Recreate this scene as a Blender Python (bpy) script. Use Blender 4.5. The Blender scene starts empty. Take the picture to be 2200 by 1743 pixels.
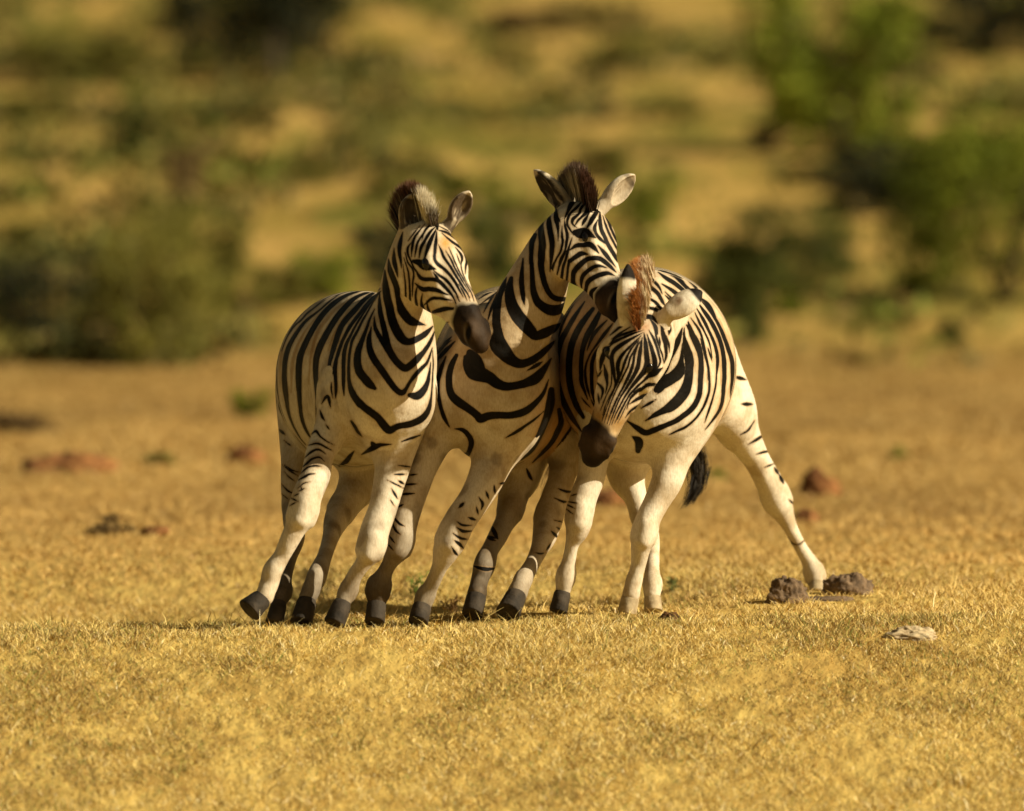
import bpy, math, random
import numpy as np
from mathutils import Vector, kdtree

random.seed(7)
RNG = np.random.default_rng(11)
SC = bpy.context.scene
COL = SC.collection

# ------------------------------------------------------------------ camera
FPX = 16620.0                                   # focal length in photo pixels (2200 wide)
CAM = np.array([0.0, -30.0, 1.8])
PITCH = math.atan(538.5 / FPX)
cd = bpy.data.cameras.new('camera')
cam = bpy.data.objects.new('camera', cd)
COL.objects.link(cam)
cam.location = CAM
cam.rotation_euler = (math.pi / 2 - PITCH, 0, 0)
cd.sensor_width = 36
cd.lens = 36 * FPX / 2200
cd.clip_start = 0.5
cd.clip_end = 3000
cd.dof.use_dof = True
cd.dof.focus_distance = 30.25
cd.dof.aperture_fstop = 1.75
SC.camera = cam

# ------------------------------------------------------------------ light
SUN_EL = math.radians(31)
SUN_AZ = math.radians(71)        # measured from -Y (towards the camera) to +X (picture right)
sund = (math.sin(SUN_AZ) * math.cos(SUN_EL), -math.cos(SUN_AZ) * math.cos(SUN_EL), math.sin(SUN_EL))
w = bpy.data.worlds.new('World')
SC.world = w
w.use_nodes = True
nt = w.node_tree
bg = nt.nodes['Background']
sky = nt.nodes.new('ShaderNodeTexSky')
sky.sky_type = 'NISHITA'
sky.sun_disc = False
sky.sun_elevation = SUN_EL
sky.sun_rotation = math.atan2(sund[0], sund[1])
sky.dust_density = 3.0
sky.ozone_density = 0.6
warm = nt.nodes.new('ShaderNodeMixRGB')
warm.blend_type = 'MULTIPLY'
warm.inputs[0].default_value = 1.0
warm.inputs[2].default_value = (0.80, 0.66, 0.38, 1)
nt.links.new(sky.outputs[0], warm.inputs[1])
nt.links.new(warm.outputs[0], bg.inputs[0])
bg.inputs[1].default_value = 0.05
ld = bpy.data.lights.new('sun', 'SUN')
ld.energy = 5.0
ld.angle = math.radians(0.5)
ld.color = (1.0, 0.90, 0.67)
sun = bpy.data.objects.new('sun', ld)
COL.objects.link(sun)
sun.rotation_euler = Vector(sund).to_track_quat('Z', 'Y').to_euler()
sun.location = (20, -20, 20)
SC.view_settings.view_transform = 'Standard'
SC.view_settings.look = 'None'
SC.view_settings.exposure = 0.5
SC.view_settings.gamma = 1.0
SC.cycles.max_bounces = 6
SC.cycles.diffuse_bounces = 3
SC.cycles.transparent_max_bounces = 6

# ------------------------------------------------------------------ measuring helpers
_F = np.array([0, math.cos(PITCH), -math.sin(PITCH)])
_U = np.array([0, math.sin(PITCH), math.cos(PITCH)])


def ray(u, v):
    d = _F * FPX + _U * (871.5 - v)
    d[0] += u - 1100
    return d / np.linalg.norm(d)


def P(u, v, Y):
    """the world point seen at photo pixel (u, v) standing on the plane y = Y"""
    d = ray(u, v)
    return CAM + d * ((Y - CAM[1]) / d[1])


def project(co):
    q = co - CAM
    z = q @ _F
    return 1100 + FPX * q[:, 0] / z, 871.5 - FPX * (q @ _U) / z


def M(px, Y=0.0):
    """photo pixels to metres at distance Y"""
    return px * (30.0 + Y) / FPX


def link_mesh(name, verts, faces, mat=None, parent=None, smooth=True):
    me = bpy.data.meshes.new(name)
    verts = np.asarray(verts, dtype=np.float32)
    me.vertices.add(len(verts))
    me.vertices.foreach_set('co', verts.ravel())
    quads, ngons = (faces, []) if isinstance(faces, np.ndarray) else faces if isinstance(faces, tuple) else (np.zeros((0, 4), int), faces)
    tot = np.concatenate([np.full(len(quads), quads.shape[1], np.int32), np.array([len(f) for f in ngons], np.int32)])
    idx = np.concatenate([quads.astype(np.int32).ravel(), np.array([i for f in ngons for i in f], np.int32)])
    me.loops.add(len(idx))
    me.loops.foreach_set('vertex_index', idx)
    me.polygons.add(len(tot))
    me.polygons.foreach_set('loop_start', np.concatenate([[0], np.cumsum(tot)[:-1]]).astype(np.int32))
    me.update(calc_edges=True)
    me.validate()
    if smooth:
        me.polygons.foreach_set('use_smooth', np.ones(len(me.polygons), dtype=bool))
    if mat:
        me.materials.append(mat)
    o = bpy.data.objects.new(name, me)
    COL.objects.link(o)
    if parent:
        o.parent = parent
        o.matrix_parent_inverse = parent.matrix_world.inverted()
    return o


def attr_f(o, name, vals):
    a = o.data.attributes.new(name, 'FLOAT', 'POINT')
    a.data.foreach_set('value', np.asarray(vals, dtype=np.float32))


def attr_c(o, name, rgb):
    rgb = np.asarray(rgb, dtype=np.float32)
    a = o.data.attributes.new(name, 'FLOAT_COLOR', 'POINT')
    a.data.foreach_set('color', np.concatenate([rgb, np.ones((len(rgb), 1), np.float32)], 1).ravel())


def tag(o, label=None, cat=None, group=None, kind=None):
    if label: o['label'] = label
    if cat: o['category'] = cat
    if group: o['group'] = group
    if kind: o['kind'] = kind
    return o


def empty(name, loc):
    o = bpy.data.objects.new(name, None)
    COL.objects.link(o)
    o.location = loc
    bpy.context.view_layer.update()
    return o


def new_mat(name, rough=0.8):
    m = bpy.data.materials.new(name)
    m.use_nodes = True
    b = m.node_tree.nodes['Principled BSDF']
    b.inputs['Roughness'].default_value = rough
    b.inputs['Specular IOR Level'].default_value = 0.25
    return m, m.node_tree, b


def vnoise(p, freq, seed=0):
    """cheap smooth value noise in 2 or 3 dimensions, 0..1"""
    p = np.asarray(p, dtype=np.float64) * freq
    i = np.floor(p).astype(np.int64)
    f = p - i
    f = f * f * (3 - 2 * f)
    D = p.shape[1]
    out = np.zeros(len(p))
    for c in range(2 ** D):
        wgt = np.ones(len(p))
        h = np.full(len(p), seed * 7919 + 13, dtype=np.int64)
        for d in range(D):
            b = (c >> d) & 1
            wgt = wgt * (f[:, d] if b else 1 - f[:, d])
            h = (h * 31 + (i[:, d] + b) * (73856093, 19349663, 83492791)[d]) & 0x7fffffff
        h = (h ^ (h >> 13)) * 1274126177 & 0x7fffffff
        h = (h ^ (h >> 16)) & 0xffff
        out += wgt * h / 65535.0
    return out


# ------------------------------------------------------------------ ground shape
def ground_z(x, y):
    x = np.asarray(x, float)
    y = np.asarray(y, float)
    t = np.maximum(0, -(y + 0.28 - 0.16 * np.clip(x, -3, 3)))
    z = -0.25 * (np.sqrt(t * t + 0.06) - 0.245)
    z = np.maximum(z, -1.9)
    s = np.maximum(0, y - 40.0)
    z = z + 0.058 * (np.sqrt(s * s + 36) - 6.0)
    p = np.stack([x, y], -1).reshape(-1, 2)
    dip = np.clip((y - .5) / .5, 0, 1) * np.clip((3.2 - y) / .9, 0, 1) * np.clip((1.0 - x) / .4, 0, 1)
    z = z - .06 * dip * dip * (3 - 2 * dip)
    dl = np.clip((y + .15) / .6, 0, 1) * np.clip((4.6 - y) / 1.4, 0, 1) * np.clip((-.72 - x) / .35, 0, 1)
    z = z - .16 * dl * dl * (3 - 2 * dl)
    far = np.clip((y - 6) / 30, 0, 1)
    n = (vnoise(p, 0.08, 3) - .5).reshape(x.shape) * 0.7
    z = z + far * n
    z = z - .034 * np.clip((.25 - x) / .55, 0, 1) * np.clip((y + 4) / 2, 0, 1) * np.clip((3 - y) / 2, 0, 1)
    near = (vnoise(p, 1.3, 5) - .5).reshape(x.shape) * 0.03 + (vnoise(p, 4.0, 6) - .5).reshape(x.shape) * 0.014
    return z + near * np.clip((y + 30) / 10, 0, 1)


def on_ground(u, v):
    """where the sight line through photo pixel (u, v) meets the ground"""
    d = ray(u, v)
    t = np.concatenate([np.arange(20, 45, .02), np.arange(45, 420, .1)])
    q = CAM + d * t[:, None]
    hit = np.nonzero(q[:, 2] < ground_z(q[:, 0], q[:, 1]))[0]
    return q[hit[0]] if len(hit) else q[-1]

# ------------------------------------------------------------------ soft-blended bodies (signed distance -> surface nets)
VOX = 0.0055


def unit(v):
    v = np.asarray(v, float)
    return v / np.linalg.norm(v)


def catmull(a, sub):
    """a: (n, k) control values -> smooth (m, k)"""
    a = np.asarray(a, float)
    p = np.vstack([2 * a[0] - a[1], a, 2 * a[-1] - a[-2]])
    out = []
    for i in range(1, len(p) - 2):
        for j in range(sub):
            t = j / sub
            p0, p1, p2, p3 = p[i - 1:i + 3]
            out.append(.5 * (2 * p1 + (p2 - p0) * t + (2 * p0 - 5 * p1 + 4 * p2 - p3) * t * t + (3 * p1 - p0 - 3 * p2 + p3) * t ** 3))
    out.append(p[-2])
    return np.array(out)


class Chain:
    """a tube of elliptic sections: rows (x, y, z, r_side, r_other)"""
    def __init__(self, rows, side, region, k=0.04, sub=6, cut=False):
        r = catmull(rows, sub) if sub > 1 and len(rows) > 2 else np.asarray(rows, float)
        self.c = r[:, :3]
        self.r = np.maximum(r[:, 3:5], 0.004)
        self.side = unit(side)
        self.region = region
        self.k = k
        self.cut = cut

    def bounds(self, pad):
        R = self.r.max(1)[:, None] + pad
        return (self.c - R).min(0), (self.c + R).max(0)


class Grid:
    def __init__(self, lo, hi):
        self.lo = np.asarray(lo, float)
        self.n = np.ceil((np.asarray(hi) - self.lo) / VOX).astype(int) + 1
        self.d = np.full(self.n, 1.0, np.float32)
        self.reg = np.zeros(self.n, np.int8)
        self.best = np.full(self.n, 1.0, np.float32)

    def box(self, lo, hi):
        a = np.clip(np.floor((lo - self.lo) / VOX).astype(int), 0, self.n - 1)
        b = np.clip(np.ceil((hi - self.lo) / VOX).astype(int) + 1, 1, self.n)
        return a, b

    def axes(self, a, b):
        return [(self.lo[i] + VOX * np.arange(a[i], b[i])).astype(np.float32) for i in range(3)]

    def add(self, ch):
        pad = 0.03 if ch.region in (2, 3) else 0.10
        A, B = self.box(*ch.bounds(pad))
        g = np.full(B - A, 1.0, np.float32)
        n = len(ch.c)
        for i in range(n - 1):
            p, q = ch.c[i], ch.c[i + 1]
            L = np.linalg.norm(q - p)
            if L < 1e-6:
                continue
            t = (q - p) / L
            sx = ch.side - t * (ch.side @ t)
            sx = sx / np.linalg.norm(sx)
            sy = np.cross(t, sx)
            R0, R1 = ch.r[i], ch.r[i + 1]
            rm = max(R0.max(), R1.max())
            capped = i == 0 or i == n - 2
            if capped:
                e = np.full(3, rm + pad)
            else:
                rx, ry = max(R0[0], R1[0]), max(R0[1], R1[1])
                e = np.sqrt((rx * sx) ** 2 + (ry * sy) ** 2) + pad + 0.35 * rm
            a, b = self.box(np.minimum(p, q) - e, np.maximum(p, q) + e)
            a = np.maximum(a, A)
            b = np.minimum(b, B)
            if (b <= a).any():
                continue
            X, Y, Z = self.axes(a, b)
            X = (X - np.float32(p[0]))[:, None, None]
            Y = (Y - np.float32(p[1]))[None, :, None]
            Z = (Z - np.float32(p[2]))[None, None, :]
            f = np.float32
            h = X * f(t[0]) + Y * f(t[1]) + Z * f(t[2])
            x = X * f(sx[0]) + Y * f(sx[1]) + Z * f(sx[2])
            y = X * f(sy[0]) + Y * f(sy[1]) + Z * f(sy[2])
            tt = np.clip(h / f(L), 0, 1)
            over = h - tt * f(L)
            rx = f(R0[0]) + tt * f(R1[0] - R0[0])
            ry = f(R0[1]) + tt * f(R1[1] - R0[1])
            rz = np.minimum(rx, ry)
            k0 = np.sqrt((x / rx) ** 2 + (y / ry) ** 2 + (over / rz) ** 2) + f(1e-6)
            k1 = np.sqrt((x / rx ** 2) ** 2 + (y / ry ** 2) ** 2 + (over / rz ** 2) ** 2) + f(1e-6)
            d = k0 * (k0 - 1) / k1
            d = np.maximum(d, -rz)
            s = tuple(slice(a[j] - A[j], b[j] - A[j]) for j in range(3))
            g[s] = np.minimum(g[s], d)
        S = tuple(slice(A[j], B[j]) for j in range(3))
        D = self.d[S]
        if ch.cut:
            nd = -g
            hh = np.maximum(ch.k - np.abs(D - nd), 0) / ch.k
            self.d[S] = np.maximum(D, nd) + hh * hh * np.float32(ch.k * .25)
            return
        hh = np.maximum(ch.k - np.abs(D - g), 0) / ch.k
        self.d[S] = np.minimum(D, g) - hh * hh * np.float32(ch.k * .25)
        bs = self.best[S]
        m = g < bs
        bs[m] = g[m]
        self.reg[S][m] = ch.region

    def mesh(self):
        d = self.d
        ins = d < 0
        n = self.n
        cnt = np.zeros(n - 1, np.int8)
        for dx in (0, 1):
            for dy in (0, 1):
                for dz in (0, 1):
                    cnt += ins[dx:n[0] - 1 + dx, dy:n[1] - 1 + dy, dz:n[2] - 1 + dz]
        act = (cnt > 0) & (cnt < 8)
        idx = np.argwhere(act)
        vid = np.full(n - 1, -1, np.int32)
        vid[act] = np.arange(len(idx))
        acc = np.zeros((len(idx), 3))
        num = np.zeros(len(idx))
        corner = lambda o: d[idx[:, 0] + o[0], idx[:, 1] + o[1], idx[:, 2] + o[2]].astype(np.float64)
        for ax in range(3):
            o1, o2 = [i for i in range(3) if i != ax]
            for i in (0, 1):
                for j in (0, 1):
                    c0 = [0, 0, 0]
                    c0[o1], c0[o2] = i, j
                    c1 = list(c0)
                    c1[ax] = 1
                    a, b = corner(c0), corner(c1)
                    m = (a < 0) != (b < 0)
                    t = np.where(m, a / np.where(a == b, 1, a - b), 0)
                    acc[:, ax] += m * t
                    acc[:, o1] += m * i
                    acc[:, o2] += m * j
                    num += m
        co = self.lo + VOX * (idx + acc / num[:, None])
        quads = []
        for ax in range(3):
            o1, o2 = [(1, 2), (2, 0), (0, 1)][ax]
            sl0 = [slice(1, -1)] * 3
            sl1 = [slice(1, -1)] * 3
            sl0[ax] = slice(0, -1)
            sl1[ax] = slice(1, None)
            A = ins[tuple(sl0)]
            B = ins[tuple(sl1)]
            e = np.argwhere(A != B)
            e[:, o1] += 1
            e[:, o2] += 1
            inside_first = ins[e[:, 0], e[:, 1], e[:, 2]]
            def cell(a, b):
                c = e.copy()
                c[:, o1] -= a
                c[:, o2] -= b
                return vid[c[:, 0], c[:, 1], c[:, 2]]
            q = np.stack([cell(1, 1), cell(0, 1), cell(0, 0), cell(1, 0)], 1)
            q[~inside_first] = q[~inside_first][:, ::-1]
            quads.append(q)
        q = np.vstack(quads)
        q = q[(q >= 0).all(1)]
        reg = self.reg[idx[:, 0], idx[:, 1], idx[:, 2]]
        # gentle smoothing, less on the thin ears
        ed = np.vstack([q[:, [0, 1]], q[:, [1, 2]], q[:, [2, 3]], q[:, [3, 0]]])
        N = len(co)
        deg = np.bincount(ed[:, 0], minlength=N) + np.bincount(ed[:, 1], minlength=N)
        soft = np.where(reg == 3, 0.35, np.where(reg > 3, 0.4, np.where(reg == 2, .5, 1.0)))[:, None]
        for lam in (.6,) * 7:
            s = np.stack([np.bincount(ed[:, 0], co[ed[:, 1], k], N) + np.bincount(ed[:, 1], co[ed[:, 0], k], N) for k in range(3)], 1)
            co = co + soft * lam * (s / np.maximum(deg, 1)[:, None] - co)
        return co, q, reg

# ------------------------------------------------------------------ the three zebras: joints measured from the photo, each at its own distance
# rows: photo x, photo y, distance behind the crest (m), half width and half depth (photo pixels)
TORSO, NECK, HEAD, EAR = 0, 1, 2, 3      # regions; legs are 4..7
ZEB = {}
ZEB[1] = dict(
    knee=(5, 5, 3, 4),
    torso=[(842, 845, -.30, 55, 80), (836, 830, -.22, 88, 130), (822, 815, -.05, 108, 165), (790, 812, .2, 128, 185),
           (760, 815, .5, 158, 189), (752, 814, .8, 160, 184), (748, 802, 1.1, 150, 168), (745, 792, 1.35, 127, 150), (742, 787, 1.5, 80, 105)],
    neck=[(840, 780, .0, 92, 125), (866, 705, -.08, 64, 100), (866, 640, -.14, 54, 90), (880, 565, -.19, 50, 78), (896, 512, -.22, 46, 64)],
    poll=(925, 455, -.30), end=(1061, 710), toward=.24, u=(.7, -.6, .3), kr=1.16,
    ears=[((884, 502), (884, 417), -.24, (.30, -.9, .1), 1), ((972, 474), (1009, 411), -.3, (.35, -.9, .0), -1)],
    pecs=[(806, 872, -.23, 46, 62), (893, 866, -.23, 40, 58)],
    legs=[
        dict(fore=True, rows=[(745, 850, .0, 62), (712, 925, -.08, 42), (687, 978, -.16, 33), (678, 1021, -.22, 33), (660, 1065, -.28, 34), (650, 1103, -.3, 35),
              (636, 1132, -.31, 27), (619, 1167, -.31, 23), (604, 1197, -.3, 21), (586, 1226, -.3, 24), (579, 1252, -.3, 20), (568, 1282, -.31, 22)], hoof=(534, 1312, -.34), hr=(24, 28)),
        dict(fore=True, rows=[(850, 880, -.05, 60), (846, 983, -.12, 42), (836, 1036, -.17, 35), (822, 1094, -.22, 32), (806, 1138, -.26, 33), (797, 1176, -.28, 33),
              (784, 1205, -.28, 22), (763, 1235, -.26, 19), (748, 1270, -.24, 22), (738, 1290, -.25, 19)], hoof=(718, 1340, -.28), hr=(22, 24)),
        dict(fore=False, rows=[(800, 900, 1.05, 90), (786, 1005, .8, 52), (758, 1059, .6, 42), (735, 1094, .52, 36), (720, 1123, .42, 27), (711, 1153, .3, 19),
              (697, 1197, .12, 17), (681, 1238, -.05, 23), (669, 1266, -.1, 20), (661, 1285, -.12, 21)], hoof=(646, 1342, -.18), hr=(23, 25)),
        dict(fore=False, rows=[(672, 860, 1.1, 74), (640, 933, .9, 42), (630, 992, .75, 27), (625, 1041, .7, 22), (627, 1088, .68, 21), (630, 1123, .6, 22),
              (636, 1155, .45, 19), (624, 1197, .25, 15), (612, 1240, .05, 16), (608, 1270, -.05, 20), (601, 1291, -.1, 17)], hoof=(588, 1343, -.15), hr=(19, 20)),
    ])
ZEB[2] = dict(
    knee=(5, 5, 3, 4),
    torso=[(1060, 860, -.02, 75, 85), (1060, 850, .08, 112, 130), (1062, 825, .3, 126, 172), (1072, 815, .62, 138, 188), (1090, 808, 1.0, 164, 192),
           (1088, 797, 1.25, 150, 182), (1085, 787, 1.45, 120, 160), (1085, 780, 1.6, 70, 110)],
    neck=[(1050, 820, .15, 110, 140), (1075, 755, .06, 100, 125), (1108, 705, .06, 90, 110), (1140, 645, .06, 80, 100), (1165, 585, .07, 66, 88),
          (1192, 525, .08, 57, 76), (1214, 492, .08, 50, 62)],
    poll=(1275, 425, .03), end=(1366, 655), toward=.30, u=(.85, -.1, .25), kr=1.2,
    ears=[((1218, 446), (1147, 365), .12, (-.93, -.25, 0), 1), ((1300, 438), (1364, 376), .1, (.6, -.4, 0), -1)],
    pecs=[(1010, 890, .06, 55, 62), (1105, 890, .06, 55, 60)],
    legs=[
        dict(fore=True, rows=[(960, 860, .1, 66), (925, 957, .02, 42), (909, 1006, -.03, 32), (888, 1065, -.08, 30), (868, 1123, -.12, 31), (859, 1170, -.14, 31),
              (840, 1205, -.12, 20), (826, 1232, -.1, 19), (813, 1264, -.08, 28), (810, 1290, -.08, 21)], hoof=(805, 1338, -.12), hr=(23, 22)),
        dict(fore=True, rows=[(1095, 890, .1, 72), (1060, 986, .02, 48), (1040, 1036, -.05, 42), (1015, 1080, -.1, 40), (989, 1118, -.14, 40), (971, 1153, -.16, 37),
              (959, 1182, -.16, 31), (945, 1217, -.14, 19), (928, 1255, -.1, 18), (914, 1281, -.08, 22), (908, 1298, -.08, 21)], hoof=(898, 1338, -.12), hr=(23, 22)),
        dict(fore=False, rows=[(1110, 880, 1.2, 90), (1122, 1005, .95, 45), (1106, 1050, .85, 37), (1097, 1094, .78, 30), (1084, 1123, .7, 24),
              (1069, 1153, .6, 23), (1053, 1182, .5, 20), (1041, 1214, .38, 25), (1030, 1249, .34, 18), (1025, 1276, .3, 22)], hoof=(1014, 1322, .25), hr=(24, 23)),
        dict(fore=False, rows=[(1195, 860, 1.25, 84), (1216, 962, 1.0, 42), (1208, 1021, .9, 30), (1194, 1065, .85, 31), (1179, 1109, .8, 32), (1171, 1147, .72, 28),
              (1160, 1176, .6, 21), (1144, 1211, .45, 18), (1124, 1246, .32, 21), (1112, 1274, .28, 24)], hoof=(1090, 1320, .2), hr=(25, 27)),
    ])
ZEB[3] = dict(
    knee=(4, 6, 4, 6),
    torso=[(1400, 880, .24, 70, 70), (1395, 850, .32, 115, 125), (1390, 815, .45, 166, 182), (1384, 790, .66, 194, 205), (1383, 785, 1.0, 198, 212),
           (1385, 780, 1.4, 180, 205), (1390, 775, 1.65, 140, 180), (1392, 770, 1.8, 80, 110)],
    neck=[(1400, 740, .4, 115, 150), (1405, 695, .2, 88, 112), (1402, 672, .0, 66, 88), (1396, 680, -.18, 56, 72), (1388, 700, -.26, 52, 62)],
    poll=(1396, 655, -.42), end=(1264, 978), toward=.03, u=(-.16, -.95, .1), kr=1.22,
    ears=[((1344, 690), (1349, 566), -.46, (-.6, .75, -.1), 1), ((1434, 676), (1508, 626), -.38, (.1, .9, -.5), -1)],
    pecs=[(1350, 890, .3, 50, 60), (1440, 885, .3, 52, 60)],
    legs=[
        dict(fore=True, rows=[(1310, 870, .4, 62), (1282, 948, .36, 38), (1270, 1024, .34, 31), (1255, 1065, .32, 31), (1244, 1109, .3, 30), (1241, 1138, .3, 26),
              (1230, 1167, .31, 16), (1223, 1202, .32, 15), (1216, 1238, .32, 21), (1210, 1268, .32, 17)], hoof=(1199, 1315, .3), hr=(20, 20)),
        dict(fore=True, rows=[(1475, 870, .42, 66), (1462, 948, .38, 44), (1445, 992, .35, 40), (1432, 1036, .32, 36), (1410, 1080, .3, 31), (1393, 1115, .28, 29),
              (1384, 1147, .27, 29), (1377, 1176, .28, 22), (1372, 1211, .3, 17), (1362, 1249, .3, 17), (1356, 1277, .3, 20)], hoof=(1347, 1316, .3), hr=(21, 21)),
        dict(fore=False, rows=[(1350, 860, 1.35, 92), (1345, 962, 1.1, 54), (1346, 1021, .95, 40), (1364, 1065, .88, 27), (1377, 1109, .85, 24), (1394, 1150, .75, 23),
              (1402, 1197, .6, 15), (1401, 1226, .52, 16), (1402, 1255, .46, 20), (1401, 1278, .44, 18)], hoof=(1404, 1314, .42), hr=(20, 20)),
        dict(fore=False, rows=[(1515, 800, 1.4, 90), (1566, 875, 1.5, 66), (1583, 919, 1.55, 52), (1602, 948, 1.6, 42), (1628, 992, 1.68, 32), (1652, 1036, 1.75, 33), (1668, 1071, 1.8, 36),
              (1686, 1109, 1.84, 23), (1700, 1138, 1.86, 17), (1720, 1176, 1.88, 16), (1740, 1209, 1.9, 20), (1750, 1233, 1.9, 24), (1754, 1252, 1.88, 17)], hoof=(1757, 1283, 1.82), hr=(18, 20)),
    ])

HEADROWS = [(.055, -.085, .045, .05), (.085, -.09, .075, .085), (.13, -.097, .090, .113), (.19, -.10, .090, .124), (.26, -.10, .077, .112), (.33, -.088, .061, .086),
            (.41, -.076, .051, .065), (.48, -.071, .045, .051), (.54, -.071, .044, .043), (.58, -.075, .033, .030)]


def px_rows(rows, ratio=None):
    out = []
    r = np.array([x[:2] for x in rows], float)
    tg = np.gradient(r, axis=0)
    for i, x in enumerate(rows):
        c = abs(tg[i, 1]) / (np.hypot(*tg[i]) + 1e-9)
        hw = M(x[3], x[2]) * (c if ratio is not None else 1)
        ho = M(x[4], x[2]) if len(x) > 4 else hw * ratio
        out.append((*P(*x[:3]), hw, ho))
    return out


def zebra_shape(z):
    """returns the list of chains plus the head frame"""
    chains = []
    for i, L in enumerate(z['legs']):
        rows = px_rows(L['rows'], 1.12 if L['fore'] else 1.2)
        if L['fore']:
            rows[0] = (*rows[0][:3], rows[0][3], rows[0][3] * 1.7)
            rows[1] = (*rows[1][:3], rows[1][3], rows[1][3] * 1.3)
        else:
            rows[0] = (*rows[0][:3], rows[0][3], rows[0][3] * 1.6)
            rows[1] = (*rows[1][:3], rows[1][3], rows[1][3] * 1.5)
        chains.append(Chain(rows, (1, 0, 0), 4 + i, .004))
    for i, L in enumerate(z['legs']):                    # bony knees, hocks and fetlocks
        rows = px_rows(L['rows'], 1.0)
        for at, big in ((z['knee'][i], 1.0), (len(rows) - 2, .62)):
            q = np.array(rows[at][:3])
            up = unit(np.array(rows[at - 1][:3]) - np.array(rows[at + 1][:3]))
            r = rows[at][3]
            sd = unit(np.cross(up, (0, 1, 0)))
            for sg in (1, -1):
                p = q + sd * sg * r * .62
                chains.append(Chain([(*(p + up * r * .45), r * .34, r * .5), (*(p - up * r * .40), r * .36, r * .5)], (1, 0, 0), 4 + i, .014, 1))
            if big == 1.0:
                back = 1 if not L['fore'] else -1
                p = q + np.array([0, back * r * .75, 0])
                chains.append(Chain([(*(p + up * r * .7), r * .5, r * .5), (*(p - up * r * .5), r * .55, r * .5)], (1, 0, 0), 4 + i, .02, 1))
            else:
                p = q + np.array([0, r * .8, 0])
                chains.append(Chain([(*(p + up * r * .3), r * .5, r * .5), (*(p - up * r * .3), r * .5, r * .5)], (1, 0, 0), 4 + i, .015, 1))
    t = px_rows(z['torso'])
    chains.append(Chain(t, (1, 0, 0), TORSO, .08))
    nk = px_rows(z['neck'], 1.0)
    chains.append(Chain(nk, (1, 0, 0), NECK, .09))
    # head
    poll = P(*z['poll'])
    d = P(*z['end'], z['poll'][2]) - poll
    f = np.array([d[0], -z['toward'], d[2]])
    Lh = np.linalg.norm(f)
    f = f / Lh
    u = np.array(z['u'], float)
    u = unit(u - f * (u @ f))
    s = np.cross(f, u)                                   # the animal's right
    k = Lh / .58
    kr = k * z['kr']
    H = lambda a, b, c: poll + k * a * f + kr * (b * u + c * s)
    hr = [(*H(a, b, 0), rs * kr, ru * kr) for a, b, rs, ru in HEADROWS]
    chains.append(Chain(hr, s, HEAD, .05, 6))

    def bit(pts, blend, cut=False):
        chains.append(Chain([(*H(*p[:3]), p[3] * kr, p[4] * kr) for p in pts], s, HEAD, blend, 3 if len(pts) > 2 else 1, cut=cut))
    for sg in (1, -1):
        bit([(.10, -.12, .040 * sg, .045, .075), (.17, -.135, .046 * sg, .046, .085), (.25, -.125, .038 * sg, .036, .07)], .03)      # cheek
        bit([(.165, -.028, .062 * sg, .022, .018), (.215, -.044, .080 * sg, .022, .021), (.275, -.060, .070 * sg, .016, .016)], .025)   # brow
        bit([(.24, -.085, .071 * sg, .012, .012), (.37, -.070, .055 * sg, .009, .009)], .02)                                             # cheek ridge
        bit([(.225, -.078, .104 * sg, .014, .010), (.25, -.080, .102 * sg, .014, .010)], .015, True)                                    # eye hollow
        bit([(.505, -.050, .035 * sg, .022, .022), (.545, -.062, .036 * sg, .022, .020)], .018)                                              # nostril wing
        bit([(.515, -.050, .060 * sg, .010, .008), (.54, -.060, .060 * sg, .013, .011), (.562, -.078, .052 * sg, .010, .009)], .012, True)
        bit([(.46, -.098, .054 * sg, .012, .004), (.56, -.100, .046 * sg, .012, .004)], .012, True)                                      # mouth line
    bit([(.42, -.105, 0, .030, .024), (.525, -.108, 0, .028, .019)], .03)                                                                # chin
    for x in z['pecs']:
        q = P(*x[:3])
        chains.append(Chain([(*(q + (0, .06, .03)), M(x[3]), M(x[4])), (*(q + (0, -.02, -.01)), M(x[3]) * .9, M(x[4]) * .9)], (1, 0, 0), TORSO, .06, 1))
    # ears
    ears = []
    for bs, tip, ye, op, sg in z['ears']:
        base = P(*bs, z['poll'][2] + .03)
        d = P(*tip, ye) - base
        L = np.linalg.norm(d)
        d = d / L
        o = np.array(op, float)
        o = unit(o - d * (o @ d))
        sd = np.cross(d, o)
        w = (.9 + .1 * L / .17) * (1.18 if z['kr'] == 1.22 and sg == -1 else 1.22 if z['kr'] == 1.16 and sg == 1 else 1.16 if z['kr'] == 1.2 else 1.0)
        rows = [(*H(.085, -.075, .035 * sg), .034, .034)] + [(*(base + d * L * t), a * w, b * w) for t, a, b in ((0, .026, .026), (.2, .036, .03), (.42, .043, .032), (.65, .040, .026), (.84, .026, .017), (.97, .009, .007))]
        chains.append(Chain(rows, sd, EAR, .025, 3))
        rows = [(*(base + d * L * t + o * c), a * w, b * w) for t, a, b, c in ((.22, .018, .016, .024), (.42, .031, .026, .024), (.65, .029, .021, .018), (.84, .016, .013, .012), (.93, .005, .005, .008))]
        chains.append(Chain(rows, sd, EAR, .008, 3, cut=True))
        ears.append((base, d, o, sd, L))
    return chains, dict(H=H, f=f, u=u, s=s, k=kr, kf=k, ears=ears)


def zebra_body(z):
    chains, hd = zebra_shape(z)
    lo = np.min([c.bounds(.05)[0] for c in chains], 0)
    hi = np.max([c.bounds(.05)[1] for c in chains], 0)
    g = Grid(lo, hi)
    for c in chains:
        g.add(c)
    co, q, reg = g.mesh()
    return co, q, reg, hd

# ------------------------------------------------------------------ coat markings
# every stripe of the coats, and a few patches of painted shade, as a centre line with widths: (x0, y0, scale, parts) then "x,y,width x,y,width ..." per stripe
# parts: b trunk and neck, h head, A..D the four legs, s the soft brown shadow stripes
STR = {1: [], 2: [], 3: []}


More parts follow.
